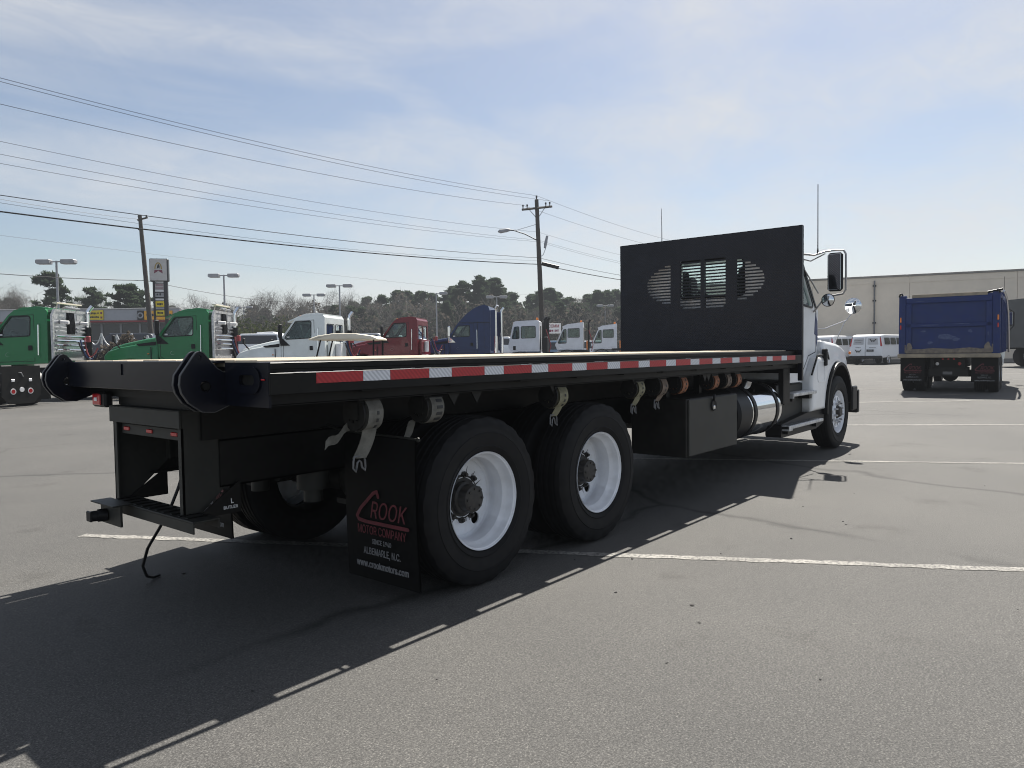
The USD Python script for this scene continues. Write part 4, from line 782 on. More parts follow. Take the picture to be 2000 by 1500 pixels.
        for s in (-1, 1):
            part(r_, 'rack_lamp', sh(cyl((-.44, s*.58, 2.42), (-.68, s*.56, 2.40), .055, 12)), 'print_white')
            part(r_, 'rack_window', sh(rb(-.43, -.42, s*.35, s*.9, 2.50, 2.70, .05)), 'aluminium_dull')
            for z in (2.12, 2.24): part(r_, 'rack_bracket', sh(rb(-.47, -.42, s*.3, s*.9, z-.03, z+.03, .01)), 'aluminium')
            part(r_, 'rack_leg', sh(rb(-.45, -.38, s*.6, s*.7, 1.0, 1.36, .01)), 'aluminium_dull')
        for y in (-.14, -.07, 0, .07, .14): part(r_, 'hanging_hose', sh(tube([(-.44, y, 2.72), (-.47, y+.02, 2.5), (-.47, y-.02, 2.2), (-.45, y, 2.05)], .018, 6)), 'black_plastic')
        part(r_, 'step_bar', sh(tube([(-.46, -.3, 2.83), (-.55, -.3, 2.86), (-.55, .5, 2.88), (-.46, .5, 2.83)], .03, 6)), 'aluminium')
        part(t, 'roof_antenna_bar', sh(cat(tube([(-.3, -.55, 2.8), (-.35, -.55, 3.0), (-.35, .55, 3.02), (-.3, .55, 2.8)], .018, 6), bb(-.42, -.28, -.7, .7, 2.99, 3.03))), 'canopy_cream')
    elif not sleeper: part(t, 'back_panel', rb(-.14, -.02, -.8, .8, 1.15, 1.85, .02), paint); part(t, 'air_canister', lathe([(0, 1.3), (.1, 1.31), (.11, 1.33), (.11, 1.75), (.1, 1.77), (0, 1.78)], 'z', (-.24, .3, 0), 14), 'print_white')
    if hoses:
        for q, (y, m_) in enumerate([(-.3, 'brand_red'), (-.2, 'tractor_blue'), (-.1, 'black_plastic'), (.0, 'black_plastic'), (.1, 'steel_grey')]):
            a = np.linspace(0, 1, 10); part(t, 'air_line', np.array and tube(np.column_stack([-.42-.42*a, y+.18*np.sin(a*3+q), 1.95-.25*q*.3-.95*np.sin(a*2.2)*.9+.35*a]), .022, 6), m_)
        part(t, 'hose_coupling', cat(rb(-.62, -.5, -.32, -.2, 1.8, 2.0, .02)), 'brand_red')
    part(t, 'rear_crossmember', rb(-4.92, -4.86, -.46, .46, .55, 1.02, .02), 'black_frame')
    for s in (-1, 1): part(t, 'tail_light', rb(-4.95, -4.91, s*.3-.06, s*.3+.06, .72, .84, .02), 'red_lens')
    if tail:
        tp = Polygon([(-.6, 1.22), (-.6, .36), (-.38, .12), (.38, .12), (.6, .36), (.6, 1.22)])
        p_ = part(t, 'tail_plate', prism(tp, 'x', -5.05, -5.0), 'black_dusty')
        for s in (-1, 1):
            part(p_, 'reflector', mv(lathe([(0, -.012), (.06, -.012), (.062, 0)], 'x', n=16), (-5.05, s*.27, .48)), 'red_lens')
            part(p_, 'reflector_ring', mv(lathe([(.062, -.008), (.085, -.008), (.088, 0)], 'x', n=16), (-5.05, s*.27, .48)), 'print_white')
            part(p_, 'tail_lamp', rb(-5.07, -5.05, s*.27-.05, s*.27+.05, .76, .84, .02), 'clear_lens')
        part(p_, 'reversing_lamp', mv(lathe([(0, -.012), (.07, -.012), (.075, 0)], 'x', n=16), (-5.05, 0, .53)), 'clear_lens')
        part(t, 'mud_flap', bb(-4.7, -4.69, -1.22, -.68, .18, .8), 'flap_rubber')
        part(t, 'air_pipe', tube([(-5.03, .6, 1.0), (-5.02, .2, 1.06), (-5.04, .0, 1.02), (-5.05, -.05, .9)], .02, 6), 'steel_grey')
    return t
def yard_tractor(name, label, loc, heading, slope, group, big=False):
    t = thing(name, label, 'truck', loc, heading, group); w = .82
    if slope: pts = [(0, 1.2), (1.65, 1.2), (1.78, 1.5), (1.28, 2.55), (1.32, 2.66), (1.0, 2.80), (0, 2.92), (-.02, 2.6)]; wins = [rp(Polygon([(.25, 1.98), (.95, 1.98), (.95, 2.5), (.25, 2.52)]), .04), rp(Polygon([(1.08, 1.62), (1.6, 1.6), (1.22, 2.46), (1.08, 2.48)]), .04)]
    else: pts = [(0, 1.2), (1.6, 1.2), (1.72, 1.5), (1.42, 2.8), (1.3, 2.86), (.1, 2.9), (0, 2.82), (-.01, 2.5)]; wins = [rp(Polygon([(.22, 1.95), (.98, 1.93), (.98, 2.55), (.22, 2.56)]), .05), rp(Polygon([(1.12, 1.92), (1.5, 1.9), (1.36, 2.52), (1.12, 2.55)]), .04)]
    tags = ['s', 's', 'g', 's', 's', 's', 's', ('w', (-.5, .5, .2, .85))]
    tags[-1] = 's'; tags = tags[:len(pts)]
    pts[-1] = (0.0, pts[-1][1]); wr3 = cab_shell(t, 'yard_white', pts, tags, w, wins, z0=2.2, k=.02)
    part(t, 'rear_door', bb(-.012, -.002, -.35, .35, 1.3, 2.6), 'seat_grey')
    for s in (-1, 1):
        part(t, 'mirror', cat(rb(1.2, 1.27, s*.95, s*1.1, 1.95, 2.35, .03), tube([(1.3, s*.82, 2.3), (1.25, s*1.0, 2.3)], .015, 5)), 'black_plastic')
        part(t, 'cab_mark', mv(lathe([(0, -.006), (.05, -.006), (.055, 0)], 'y', n=12), (1.35, s*(w+.002), 1.38)), 'print_black')
        part(t, 'wiper_vent', rb(1.3, 1.45, s*w, s*(w+.02), 1.28, 1.5, .02), 'black_plastic') if not slope else None
        part(t, 'frame_rail', bb(-3.6, 1.9, s*.43, s*.35, .7, .98), 'black_frame')
        part(t, 'fender', prism(LineString([(1.05+.62*math.cos(a), .55+.62*math.sin(a)) for a in np.linspace(.2, PI-.2, 12)]).buffer(.03), 'y', s*1.0, s*.7), 'black_plastic')
        wheel_simple(t, (1.05, s*1.04, .5), s > 0, 'wheel_white', R=.5); wheel_simple(t, (-2.4, s*1.2, .5), s > 0, 'wheel_white', R=.5, dual=True)
        part(t, 'door_panel', rb(.12, 1.0, s*(w-.002), s*(w+.006), 1.3, 1.85, .002), 'yard_white')
    part(t, 'bumper', rb(1.8, 2.0, -.95, .95, .5, .95, .05), 'black_plastic')
    part(t, 'beacon', lathe([(0, .16), (.05, .15), (.07, .1), (.07, .03), (.09, .02), (.09, 0)], 'z', (.15, .35, 2.90), 14), 'amber_lens')
    part(t, 'engine_cover', rb(-.02, 1.7, -1.0, .0, .9, 1.18, .05), 'yard_white')
    part(t, 'fifth_wheel', lathe([(0, 1.25), (.42, 1.25), (.44, 1.2), (.44, 1.1), (0, 1.1)], 'z', (-2.2, 0, 0), 20), 'black_frame')
    part(t, 'exhaust_stack', tube([(-.3, -.5, .9), (-.3, -.5, 2.9), (-.4, -.5, 3.1)], .06 if not big else .14, 8), 'black_plastic')
    if big: part(t, 'exhaust_stack', tube([(-.25, .3, .9), (-.25, .3, 2.95), (-.4, .3, 3.05)], .09, 8), 'black_plastic'); part(t, 'cooler', rb(-.42, -.12, -.3, .6, 1.1, 2.0, .05), 'black_plastic')
    else: part(t, 'ladder_rack', cat(rb(-.25, -.18, .62, .68, 1.0, 1.75, .01), rb(-.25, -.18, -.7, -.64, 1.0, 1.75, .01), bb(-.23, -.2, -.64, .62, 1.6, 1.65)), 'amber_lens')
    part(t, 'air_line', tube([(-.35, .5, 2.4), (-.5, .55, 1.9), (-.6, .45, 1.5), (-.5, .5, 1.1)], .03, 6), 'brand_red')
    return t

tractor('tractor_unit', 'green day cab tractor with chrome rack at the far left, beside the yellow shop sign', place_corner(92, 601, 2.84*1.1, .95*1.1, HG), HG, 'tractor_green', rack=True, scale=1.1)
tractor('tractor_unit', 'green day cab tractor with chrome rack in front of the tall pylon sign', place_corner(407, 604, 2.84*1.1, .95*1.1, HG), HG, 'tractor_green', rack=True, visor=True, scale=1.1)
tractor('tractor_unit', 'white day cab tractor with sun visor behind the cream cart roof', place_corner(634, 613, 2.84, .95, HEAD), HEAD, 'tractor_white', visor=True)
tractor('tractor_unit', 'dark red day cab tractor between the white tractor and the blue one', place_corner(815, 620, 2.84, .95, HEAD), HEAD, 'tractor_red', stack=False)
tractor('sleeper_tractor', 'dark blue tractor with tall rounded sleeper roof beside the red one', place_corner(957, 607, 3.22, .92, HEAD, -.39), HEAD, 'tractor_blue', sleeper=True, hoses=False)
yg = 'white yard tractors parked in a row'
yard_tractor('yard_tractor', 'white yard tractor with black exhaust gear, in front of the utility pole', place_corner(1053, 625, 2.9, .8, HEAD), HEAD, False, yg, True)
yard_tractor('yard_tractor', 'white yard tractor with sloping windscreen, middle one of the three', place_corner(1139, 629, 2.92, .8, HEAD), HEAD, True, yg)
yard_tractor('yard_tractor', 'white yard tractor with sloping windscreen, half beside the black headboard', place_corner(1205, 632, 2.92, .8, HEAD), HEAD, True, yg)
_tp = at_h(42, 796, 0.0); _h = math.radians(112)
tractor('tractor_unit', 'tractor whose black tail plate with red reflectors shows below the leftmost green cab', (_tp[0]+5.0*math.cos(_h), _tp[1]+5.0*math.sin(_h), 0), _h, 'tractor_white', tail=True, stack=False, hoses=False)

# ---------------------------------------------------------------- golf cart
gp_ = at_d(683, 690, 16.2); G = thing('golf_cart', 'golf cart with a cream canopy roof in front of the white tractor', 'golf cart', (gp_[0], gp_[1], float(gz(gp_[0], gp_[1]))), math.radians(128))
rt = Polygon([(-.74, 1.76), (-.6, 1.82), (-.25, 1.875), (.2, 1.885), (.55, 1.84), (.76, 1.77), (.76, 1.745), (-.74, 1.735)])
part(G, 'canopy', bprism(rt, 'y', -.52, .52, .03, n=2, seg=.2), 'canopy_cream', smooth=40)
for s in (-1, 1):
    part(G, 'canopy_post', tube([(.72, s*.5, .85), (.62, s*.48, 1.3), (.5, s*.47, 1.77)], .018, 8), 'black_plastic')
    part(G, 'canopy_post', tube([(-.62, s*.5, .75), (-.64, s*.47, 1.77)], .018, 8), 'black_plastic')
    for x in (-.75, .8): wheel_simple(G, (x, s*.58, .22), s > 0, 'aluminium', R=.22, half=.09)
    part(G, 'seat_arm', tube([(-.35, s*.55, .75), (-.35, s*.56, .95), (-.05, s*.56, .95), (-.02, s*.55, .72)], .015, 6), 'black_plastic')
part(G, 'front_cowl', bprism(Polygon([(.5, .35), (1.15, .35), (1.2, .6), (1.0, .8), (.75, .92), (.6, .9)]), 'y', -.58, .58, .06), 'canopy_cream', smooth=40)
part(G, 'body', bprism(Polygon([(-1.15, .35), (-.3, .35), (-.15, .7), (-.9, .78), (-1.15, .7)]), 'y', -.58, .58, .06), 'canopy_cream', smooth=40)
part(G, 'floor', rb(-.3, .7, -.56, .56, .3, .36, .01), 'black_plastic')
part(G, 'seat', cat(rb(-.45, .0, -.54, .54, .7, .82, .04), rb(-.55, -.43, -.54, .54, .85, 1.25, .04)), 'canopy_cream')
part(G, 'steering_wheel', mv(trimesh.creation.torus(.17, .015, 20, 6), (.4, .25, 1.05), ry=-.8), 'black_plastic')

# ================================================================ dump truck, vans, trailer
dc = at_d(1851, 700, 19.6); dz = float(gz(dc[0], dc[1])); D = thing('dump_truck', 'blue dump truck seen from behind with tan bumper beam, in front of the tan warehouse', 'truck', (dc[0], dc[1], dz), math.radians(4.0), None, (1, .925, .965))
zb = 1.05
for s in (-1, 1):
    part(D, 'box_side', cat(rb(0.1, 4.6, s*1.22, s*1.17, 1.08, 2.62, .01), rb(.05, 4.65, s*1.27, s*1.14, 2.60, 2.72, .02)), 'dump_blue')
    for x in (.9, 1.8, 2.7, 3.6, 4.5): part(D, 'side_rib', rb(x-.06, x+.06, s*1.275, s*1.22, 1.1, 2.6, .01), 'dump_blue')
    part(D, 'corner_post', rb(-.08, .12, s*1.26, s*1.07, 1.05, 2.74, .015), 'dump_blue')
    part(D, 'post_foot', rb(-.086, -.078, s*1.10, s*.97, 1.12, 1.34, .002), 'dump_dirt')
    part(D, 'marker_light', cat(rb(-.095, -.079, s*1.23, s*1.19, 1.98, 2.12, .008)), 'amber_lens')
    part(D, 'marker_light', cat(rb(-.095, -.079, s*1.23, s*1.19, 1.78, 1.90, .008)), 'red_lens')
    part(D, 'gate_hook', tube([(-.02, s*1.17, 2.74), (-.06, s*1.19, 2.79), (-.12, s*1.22, 2.78), (-.1, s*1.25, 2.70)], .025, 6), 'black_frame')
    fl = part(D, 'mud_flap', rb(.0, .012, s*1.22, s*.58, .30, 1.0, .004), 'flap_rubber')
    crook_logo(fl, (-.004, s*.9, .50), (0, -1, 0), (0, 0, 1), .46)
    for x in (.75, 2.05): dual_wheel(D, (x, s*1.22, .52), s > 0)
    steer_wheel(D, (6.9, s*1.05, .52), s > 0, 'aluminium')
    part(D, 'frame_rail', bb(-.05, 7.6, s*.43, s*.35, .7, .98), 'black_frame')
    part(D, 'mirror', cat(rb(5.9, 5.97, s*1.24, s*1.42, 1.95, 2.42, .03), tube([(5.95, s*1.0, 2.5), (5.97, s*1.3, 2.5), (5.97, s*1.44, 2.4), (5.97, s*1.44, 1.95), (5.97, s*1.3, 1.78), (5.95, s*1.0, 1.75)], .018, 6)), 'black_plastic')
    part(D, 'mirror_glass', rb(5.89, 5.9, s*1.26, s*1.40, 1.98, 2.40, .002), 'mirror')
    part(D, 'fender', bprism(Polygon([(6.15, .6), (6.25, .62)]+[(6.9-.62*math.cos(a), .56+.62*math.sin(a)) for a in np.linspace(.2, PI-.4, 14)]+[(7.6, .9), (7.65, 1.2), (7.3, 1.4), (6.3, 1.5), (6.15, 1.4)]), 'y', min(s*1.15, s*.7), max(s*1.15, s*.7), .05), 'tractor_white', smooth=40)
    part(D, 'fuel_tank', lathe([(0, 4.75), (.27, 4.77), (.3, 4.8), (.3, 5.7), (.27, 5.74), (0, 5.75)], 'x', (0, s*.85, .75), 24), 'aluminium')
part(D, 'tailgate', cat(rb(-.06, -.02, -1.07, 1.07, 1.08, 2.66, .005)), 'dump_blue')
part(D, 'gate_rail', cat(rb(-.10, -.06, -1.07, 1.07, 2.50, 2.66, .015), rb(-.10, -.06, -1.07, 1.07, 1.82, 1.94, .015), rb(-.10, -.06, -1.07, -.92, 1.2, 2.5, .015), rb(-.10, -.06, .92, 1.07, 1.2, 2.5, .015)), 'dump_blue')
part(D, 'gate_board', rb(-.075, .06, -.95, .92, 2.66, 2.75, .006), 'tan_board')
part(D, 'gate_sill', rb(-.105, -.06, -1.07, 1.07, 1.10, 1.22, .012), 'dump_dirt')
rd = np.random.default_rng(8)
def blot(y, z, w, h, n=14):
    return rp(Polygon([(y+w*math.cos(a)*(.6+.5*rd.random()), z+h*math.sin(a)*(.6+.5*rd.random())) for a in np.linspace(0, 2*PI, n, endpoint=False)]).buffer(0), .004)
for y, z, w, h in ((.05, 1.55, .26, .10), (-.2, 1.48, .10, .06), (.45, 1.40, .09, .05), (.62, 1.72, .08, .03), (-.55, 1.70, .06, .05)): part(D, 'scuff', prism(blot(y, z, w, h), 'x', -.0625, -.0602), 'dump_scuff')
for y, z, w, h in ((.45, 1.885, .33, .012), (-.35, 1.90, .28, .01), (.7, 2.55, .14, .01), (-.98, 1.62, .025, .06)): part(D, 'scratch', prism(blot(y, z, w, h), 'x', -.1035, -.1005), 'dump_scuff')
for y, z, w, h in ((-.98, 1.24, .09, .16), (.98, 1.26, .08, .17), (.3, 1.215, .4, .03), (-.5, 1.22, .3, .035)): part(D, 'dried_mud', prism(blot(y, z, w, h), 'x', -.109, -.1055), 'dump_dirt')
part(D, 'box_floor', bb(.1, 4.6, -1.17, 1.17, 1.06, 1.12), 'dump_blue'); part(D, 'box_front', bb(4.6, 4.65, -1.2, 1.2, 1.1, 3.0), 'dump_blue')
part(D, 'bumper_beam', rb(-.16, .0, -1.28, 1.28, .97, 1.09, .02), 'tan_board')
part(D, 'tail_panel', cat(rb(.2, .24, -.42, .42, .70, .96, .01)), 'black_frame')
for y in (-.14, 0, .14): part(D, 'tail_light', mv(lathe([(0, -.012), (.024, -.012), (.026, 0)], 'x', n=12), (.2, y, .93)), 'red_lens')
for y in (-.28, .28): part(D, 'tail_light', mv(lathe([(0, -.012), (.045, -.012), (.048, 0)], 'x', n=14), (.2, y, .80)), 'clear_lens' if y > 0 else 'red_lens')
part(D, 'licence_plate', rb(.192, .2, -.1, .14, .5, .58, .003), 'steel_grey')
part(D, 'differential', cat(mv(trimesh.creation.icosphere(2, .22), (.8, 0, .5)), cyl((.75, -.9, .52), (.75, .9, .52), .1, 12), bb(.2, .7, -.5, .5, .45, .7)), 'black_dusty')
part(D, 'tarp_arm', tube([(-.05, -.95, 2.73), (.0, -1.3, 2.80)], .03, 8), 'black_frame')
part(D, 'tarp_bow', tube([(.2, -1.32, 2.76), (1.2, -1.36, 2.62), (2.5, -1.36, 2.3), (3.4, -1.36, 1.7), (3.9, -1.36, 1.1)], .032, 8), 'aluminium')
part(D, 'exhaust_stack', tube([(4.9, -.98, .8), (4.9, -.98, 2.9), (4.85, -1.0, 3.1)], .07, 10), 'chrome')
cab_shell(D, 'tractor_white', [(4.95, 1.1), (6.0, 1.1), (6.1, 1.95), (5.75, 2.62), (5.5, 2.72), (5.05, 2.72), (4.95, 2.6)], ['s', 's', 'g', 's', 's', 's', ('w', (-.5, .5, .9, 1.4))], 1.0, [rp(Polygon([(5.2, 1.95), (5.98, 1.95), (5.7, 2.55), (5.2, 2.58)]), .04)])
part(D, 'hood', bprism(Polygon([(6.05, 1.2), (7.6, 1.1), (7.75, 1.3), (7.6, 1.6), (6.05, 1.95)]), 'y', -.72, .72, .1), 'tractor_white', smooth=40)
part(D, 'antenna', tube([(5.9, -1.15, 2.5), (5.9, -1.15, 3.6)], .008, 5), 'black_plastic')
def van(name, label, loc, rz, logos=True):
    V_ = thing(name, label, 'van', loc, rz, None, (1, 1, .86))
    prof = Polygon([(0, .45), (-.02, 1.0), (.1, 1.95), (.25, 2.1), (.6, 2.15), (3.3, 2.13), (3.55, 2.05), (4.2, 1.35), (4.9, 1.2), (5.3, 1.0), (5.35, .5)])
    warp = lambda v: np.column_stack([v[:, 0], v[:, 1]*(1-.13*np.clip((v[:, 2]-1.0)/1.1, 0, 1)**1.3), v[:, 2]])
    part(V_, 'body', bprism(prof, 'y', -1.0, 1.0, .12, n=4, seg=.2, warp=warp), 'car_white', smooth=40)
    def onback(y, z): return -.02+.12*max(0, (z-1.0)/.95)-.012
    part(V_, 'rear_door_seam', cat(prism(LineString([(onback(0, 1.0), .62), (onback(0, 1.0), 1.0), (onback(0, 1.95), 1.95)]).buffer(.006), 'y', -.006, .006)), 'black_plastic')
    for s in (-1, 1):
        q = [(s*.12, 1.42), (s*.74, 1.42), (s*.68, 1.86), (s*.12, 1.88)]
        m = prism(rp(Polygon(q), .04), 'x', 0, .01); v = np.array(m.vertices); v[:, 0] += [onback(0, z) for z in v[:, 2]]; part(V_, 'rear_window', tm(v, m.faces), 'lamp_lens')
        tl = Polygon([(s*.86, 1.3), (s*.96, 1.3), (s*.86, 1.9), (s*.80, 1.9)]); m = prism(tl, 'x', -.01, .05); v = np.array(m.vertices); v[:, 0] += [onback(0, z)+.02 for z in v[:, 2]]; part(V_, 'tail_light', tm(v, m.faces), 'red_lens')
        part(V_, 'window_pillar', cat(tube([(onback(0, 1.4)+.02, s*.93, 1.35), (onback(0, 1.9)+.04, s*.82, 1.98)], .02, 5)), 'black_plastic')
        for x, L in ((.5, .8), (1.45, .8), (2.4, .7)): part(V_, 'side_window', warp(np.array(mv(rb(x, x+L, -.006, .006, 1.42, 1.9, .005), (0, s*1.0, 0)).vertices)) is not None and (lambda m: tm(warp(np.array(m.vertices)), m.faces))(mv(rb(x, x+L, -.01, .01, 1.42, 1.9, .008), (0, s*1.0, 0))), 'tint_glass')
        part(V_, 'mirror', rb(3.75, 3.9, s*.95, s*1.2, 1.35, 1.55, .04), 'black_plastic')
        for x in (.95, 4.35): wheel_simple(V_, (x, s*.98, .36), s > 0, 'aluminium', R=.36, half=.11)
    if logos:
        def wl(y, z, w):
            m = []
            for s in (-1, 1): m.append(Polygon([(s*.02*w, -.16*w), (s*.16*w, -.3*w), (s*.5*w, .22*w), (s*.3*w, .2*w), (s*.15*w, -.08*w), (s*.06*w, .12*w)]))
            return plate_text(unary_union(m), (onback(0, z)-.004, y, z), (0, -1, 0), (.125, 0, .99), .004)
        part(V_, 'logo', wl(-.42, 1.72, .42), 'print_black'); part(V_, 'logo', wl(.42, .98, .42), 'print_black')
        for y, z, w in ((.42, 1.72, .5), (.42, 1.58, .36), (-.42, 1.2, .4), (.42, 1.22, .3)): part(V_, 'door_lettering', cat(*[plate_text(sbox(-w/2+i*w/7, -.02, -w/2+(i+.6)*w/7, .03), (onback(0, z)-.003, y, z), (0, -1, 0), (.125, 0, .99), .003) for i in range(7)]), 'steel_grey')
    part(V_, 'licence_plate', rb(-.04, -.03, -.5, -.08, .92, 1.08, .004), 'sign_black'); part(V_, 'plate_face', rb(-.045, -.04, -.43, -.15, .95, 1.05, .003), 'steel_grey')
    part(V_, 'rear_bumper', rb(-.12, .1, -.98, .98, .42, .62, .04), 'black_plastic')
    part(V_, 'windshield', (lambda m: tm(warp(np.array(m.vertices)), m.faces))(prism([(3.66, 1.98), (4.18, 1.42), (4.2, 1.44), (3.68, 2.0)], 'y', -.85, .85)), 'tint_glass')
    return V_
vp = at_d(1690, 690, 44.5); vz = float(gz(vp[0], vp[1])); van('panel_van', 'white panel van with dark wing logos on its rear doors, against the tan warehouse', (vp[0], vp[1], vz), math.radians(-8))
vp = at_d(1598, 690, 47); van('panel_van', 'white van mostly hidden behind the nearest truck\'s white fender', (vp[0], vp[1], float(gz(vp[0], vp[1]))), math.radians(-8), False)
# dark trailer at the right edge
tq = at_d(1972, 690, 36); tz = float(gz(tq[0], tq[1])); TR = thing('box_trailer', 'dark grey enclosed trailer at the right edge behind the dump truck', 'trailer', (tq[0], tq[1], tz), math.radians(-52))
part(TR, 'trailer_box', bprism(rect(0, 12, .95, 3.3), 'y', -1.28, 1.28, .06, n=2), 'trailer_grey')
part(TR, 'roof_rail', cat(rb(-.02, 12.02, -1.30, -1.24, 3.24, 3.32, .01), rb(-.02, 12.02, 1.24, 1.30, 3.24, 3.32, .01)), 'steel_grey')
part(TR, 'bottom_rail', cat(rb(0, 12, -1.3, -1.25, .88, .97, .01), rb(0, 12, 1.25, 1.3, .88, .97, .01)), 'black_frame')
for s in (-1, 1):
    for x in (1.4, 2.6): wheel_simple(TR, (x, s*1.2, .5), s > 0, 'aluminium', dual=True)
    part(TR, 'landing_leg', bb(9.4, 9.5, s*.7-.05, s*.7+.05, .05, .9), 'black_frame')
part(TR, 'marker_light', rb(2.0, 2.12, 1.3, 1.32, .9, .96, .01), 'amber_lens')

# ================================================================ buildings
wa = at_d(1990, 700, 46.5); wb = at_d(1620, 700, 51.0); wd = (wb-wa)[:2]; wl_ = np.linalg.norm(wd); wang = math.atan2(wd[1], wd[0]); wz = .38
WH = thing('warehouse', 'tan tilt-up warehouse with flat roofline behind the blue dump truck', 'building', (wa[0], wa[1], wz), wang)
wtop = 5.75
def wall_h(x): return wtop
XP = np.arange(-42, 26, 6.02)
for i in range(len(XP)-1):
    part(WH, 'wall_panel', rb(XP[i]+.008, XP[i+1]-.008, -.2, 0, -.3, wtop, .012), 'tilt_wall')
part(WH, 'roof', bb(XP[0]+.02, XP[-1]-.02, -30, -.2, wtop-.5, wtop-.35), 'grey_panel')
part(WH, 'end_wall', bb(XP[-1]-.2, XP[-1]-.01, -30, -.21, -.3, wtop), 'tilt_wall'); part(WH, 'end_wall', bb(XP[0]+.01, XP[0]+.2, -30, -.21, -.3, wtop), 'tilt_wall')
part(WH, 'parapet_cap', rb(XP[0]-.02, XP[-1]+.02, -.24, .05, wtop, wtop+.13, .01), 'wall_trim')
part(WH, 'parapet_band', rb(XP[0], XP[-1], .0, .015, wtop-.42, wtop-.39, .004), 'tilt_wall')
part(WH, 'base_band', rb(XP[0], XP[-1], .0, .03, -.3, .22, .005), 'wall_trim')
px_ = wl_*(1990-1713)/(1990-1620)
dp = part(WH, 'downspout', cyl((px_, .1, .1), (px_, .1, wtop-.2), .05, 8), 'steel_grey')
for z in (1.2, 2.7, 4.2, 5.2): part(dp, 'pipe_clamp', rb(px_-.11, px_+.11, .0, .12, z-.05, z+.05, .01), 'black_frame')
for x in (-3.0, 12.0): part(WH, 'wall_lamp', cat(rb(x-.15, x+.15, .0, .18, 1.9, 2.05, .03)), 'steel_grey')

ba = at_d(165, 660, 58); bz = float(gz(ba[0], ba[1])); bdir = math.radians(-50.4+3)+PI
B = thing('shop_building', 'low grey shop with red fascia stripe and dark windows behind the green tractors', 'building', (ba[0], ba[1], bz), bdir)
zt = 5.25-bz; z1 = 4.22-bz; z2 = 4.1-bz
def bpx(u): return -(u-165)/1428*58*1.03
BX0, BX1 = bpx(343), 14.0
part(B, 'fascia', rb(BX0, BX1, -.3, .0, z1+.12, zt, .02), 'grey_panel')
part(B, 'fascia_cap', rb(BX0-.03, BX1+.03, -.34, .05, zt, zt+.08, .01), 'sign_white')
part(B, 'fascia_stripe', rb(BX0, BX1, -.3, .03, z1, z1+.12, .005), 'brand_red')
part(B, 'roof', bb(BX0, BX1, -6, -.3, zt-.5, zt-.4), 'grey_panel')
part(B, 'end_wall', bb(BX0, BX0+.2, -6, -.31, 0, zt-.5), 'grey_panel'); part(B, 'end_wall', bb(BX1-.2, BX1, -6, -.31, 0, zt-.5), 'grey_panel')
part(B, 'back_wall', bb(BX0+.2, BX1-.2, -2.0, -1.8, 0, zt-.6), 'store_glass')
part(B, 'low_wall', rb(BX0, BX1, -.5, -.3, -.2, .55, .02), 'lamp_grey')
nw = 14; wx = np.linspace(BX0+.3, BX1-.3, nw+1)
for i in range(nw):
    f_ = part(B, 'window', cat(bb(wx[i], wx[i]+.08, -.42, -.34, .55, z1), bb(wx[i+1]-.08, wx[i+1]-.001, -.42, -.34, .55, z1), bb(wx[i]+.08, wx[i+1]-.08, -.42, -.34, z1-.1, z1), bb(wx[i]+.08, wx[i+1]-.08, -.42, -.34, 1.55, 1.63), bb(wx[i]+.08, wx[i+1]-.08, -.42, -.34, .55, .62)), 'mullion')
    part(f_, 'pane', bb(wx[i]+.08, wx[i+1]-.08, -.40, -.39, 1.63, z1-.1), 'store_glass'); part(f_, 'pane', bb(wx[i]+.08, wx[i+1]-.08, -.40, -.39, .62, 1.55), 'store_glass')
def illegible(parent, x, z, w, h, y, m_, seed):
    rr = np.random.default_rng(seed); xx = x; ms = []
    while xx < x+w:
        l = h*(.35+.4*rr.random()); ms.append(bb(xx, min(xx+l, x+w), y, y+.01, z+h*.2*rr.random(), z+h*(1-.2*rr.random()))); xx += l+h*(.15 if rr.random() < .8 else .5)
    part(parent, 'lettering', cat(*ms), m_)
ysg = part(B, 'fascia_sign', prism(Polygon([(bpx(172), zt-.12), (bpx(202), zt-.06), (bpx(202), z1+.2), (bpx(171), z1+.2), (bpx(173), z1+.35), (bpx(170), z1+.55)]), 'y', .0, .10), 'sign_yellow', label='yellow sign with two lines of black lettering')
illegible(ysg, bpx(194), zt-.40, bpx(176)-bpx(194), .17, .10, 'print_black', 1); illegible(ysg, bpx(194), z1+.33, bpx(174)-bpx(194), .17, .10, 'print_black', 2)
for z in (zt-.38, z1+.3): part(ysg, 'sign_dot', rb(bpx(197), bpx(200.5), .1, .115, z, z+.16, .02), 'sign_maroon')
osg = part(B, 'fascia_sign', rb(bpx(265), bpx(277), .0, .12, z1+.15, zt-.14, .02), 'sign_black', label='black square sign with a grey gear ring')
part(osg, 'gear_ring', mv(lathe([(.14, 0), (.14, .02), (.24, .02), (.24, 0)], 'y', n=18), ((bpx(265)+bpx(277))/2, .12, (z1+zt)/2)), 'lamp_grey')
osg2 = part(B, 'fascia_sign', rb(bpx(277.5), bpx(330), .0, .10, z1+.15, zt-.16, .02), 'sign_orange', label='orange sign with black lettering')
illegible(osg2, bpx(328), (z1+zt)/2-.08, bpx(280)-bpx(328), .2, .10, 'print_black', 5)
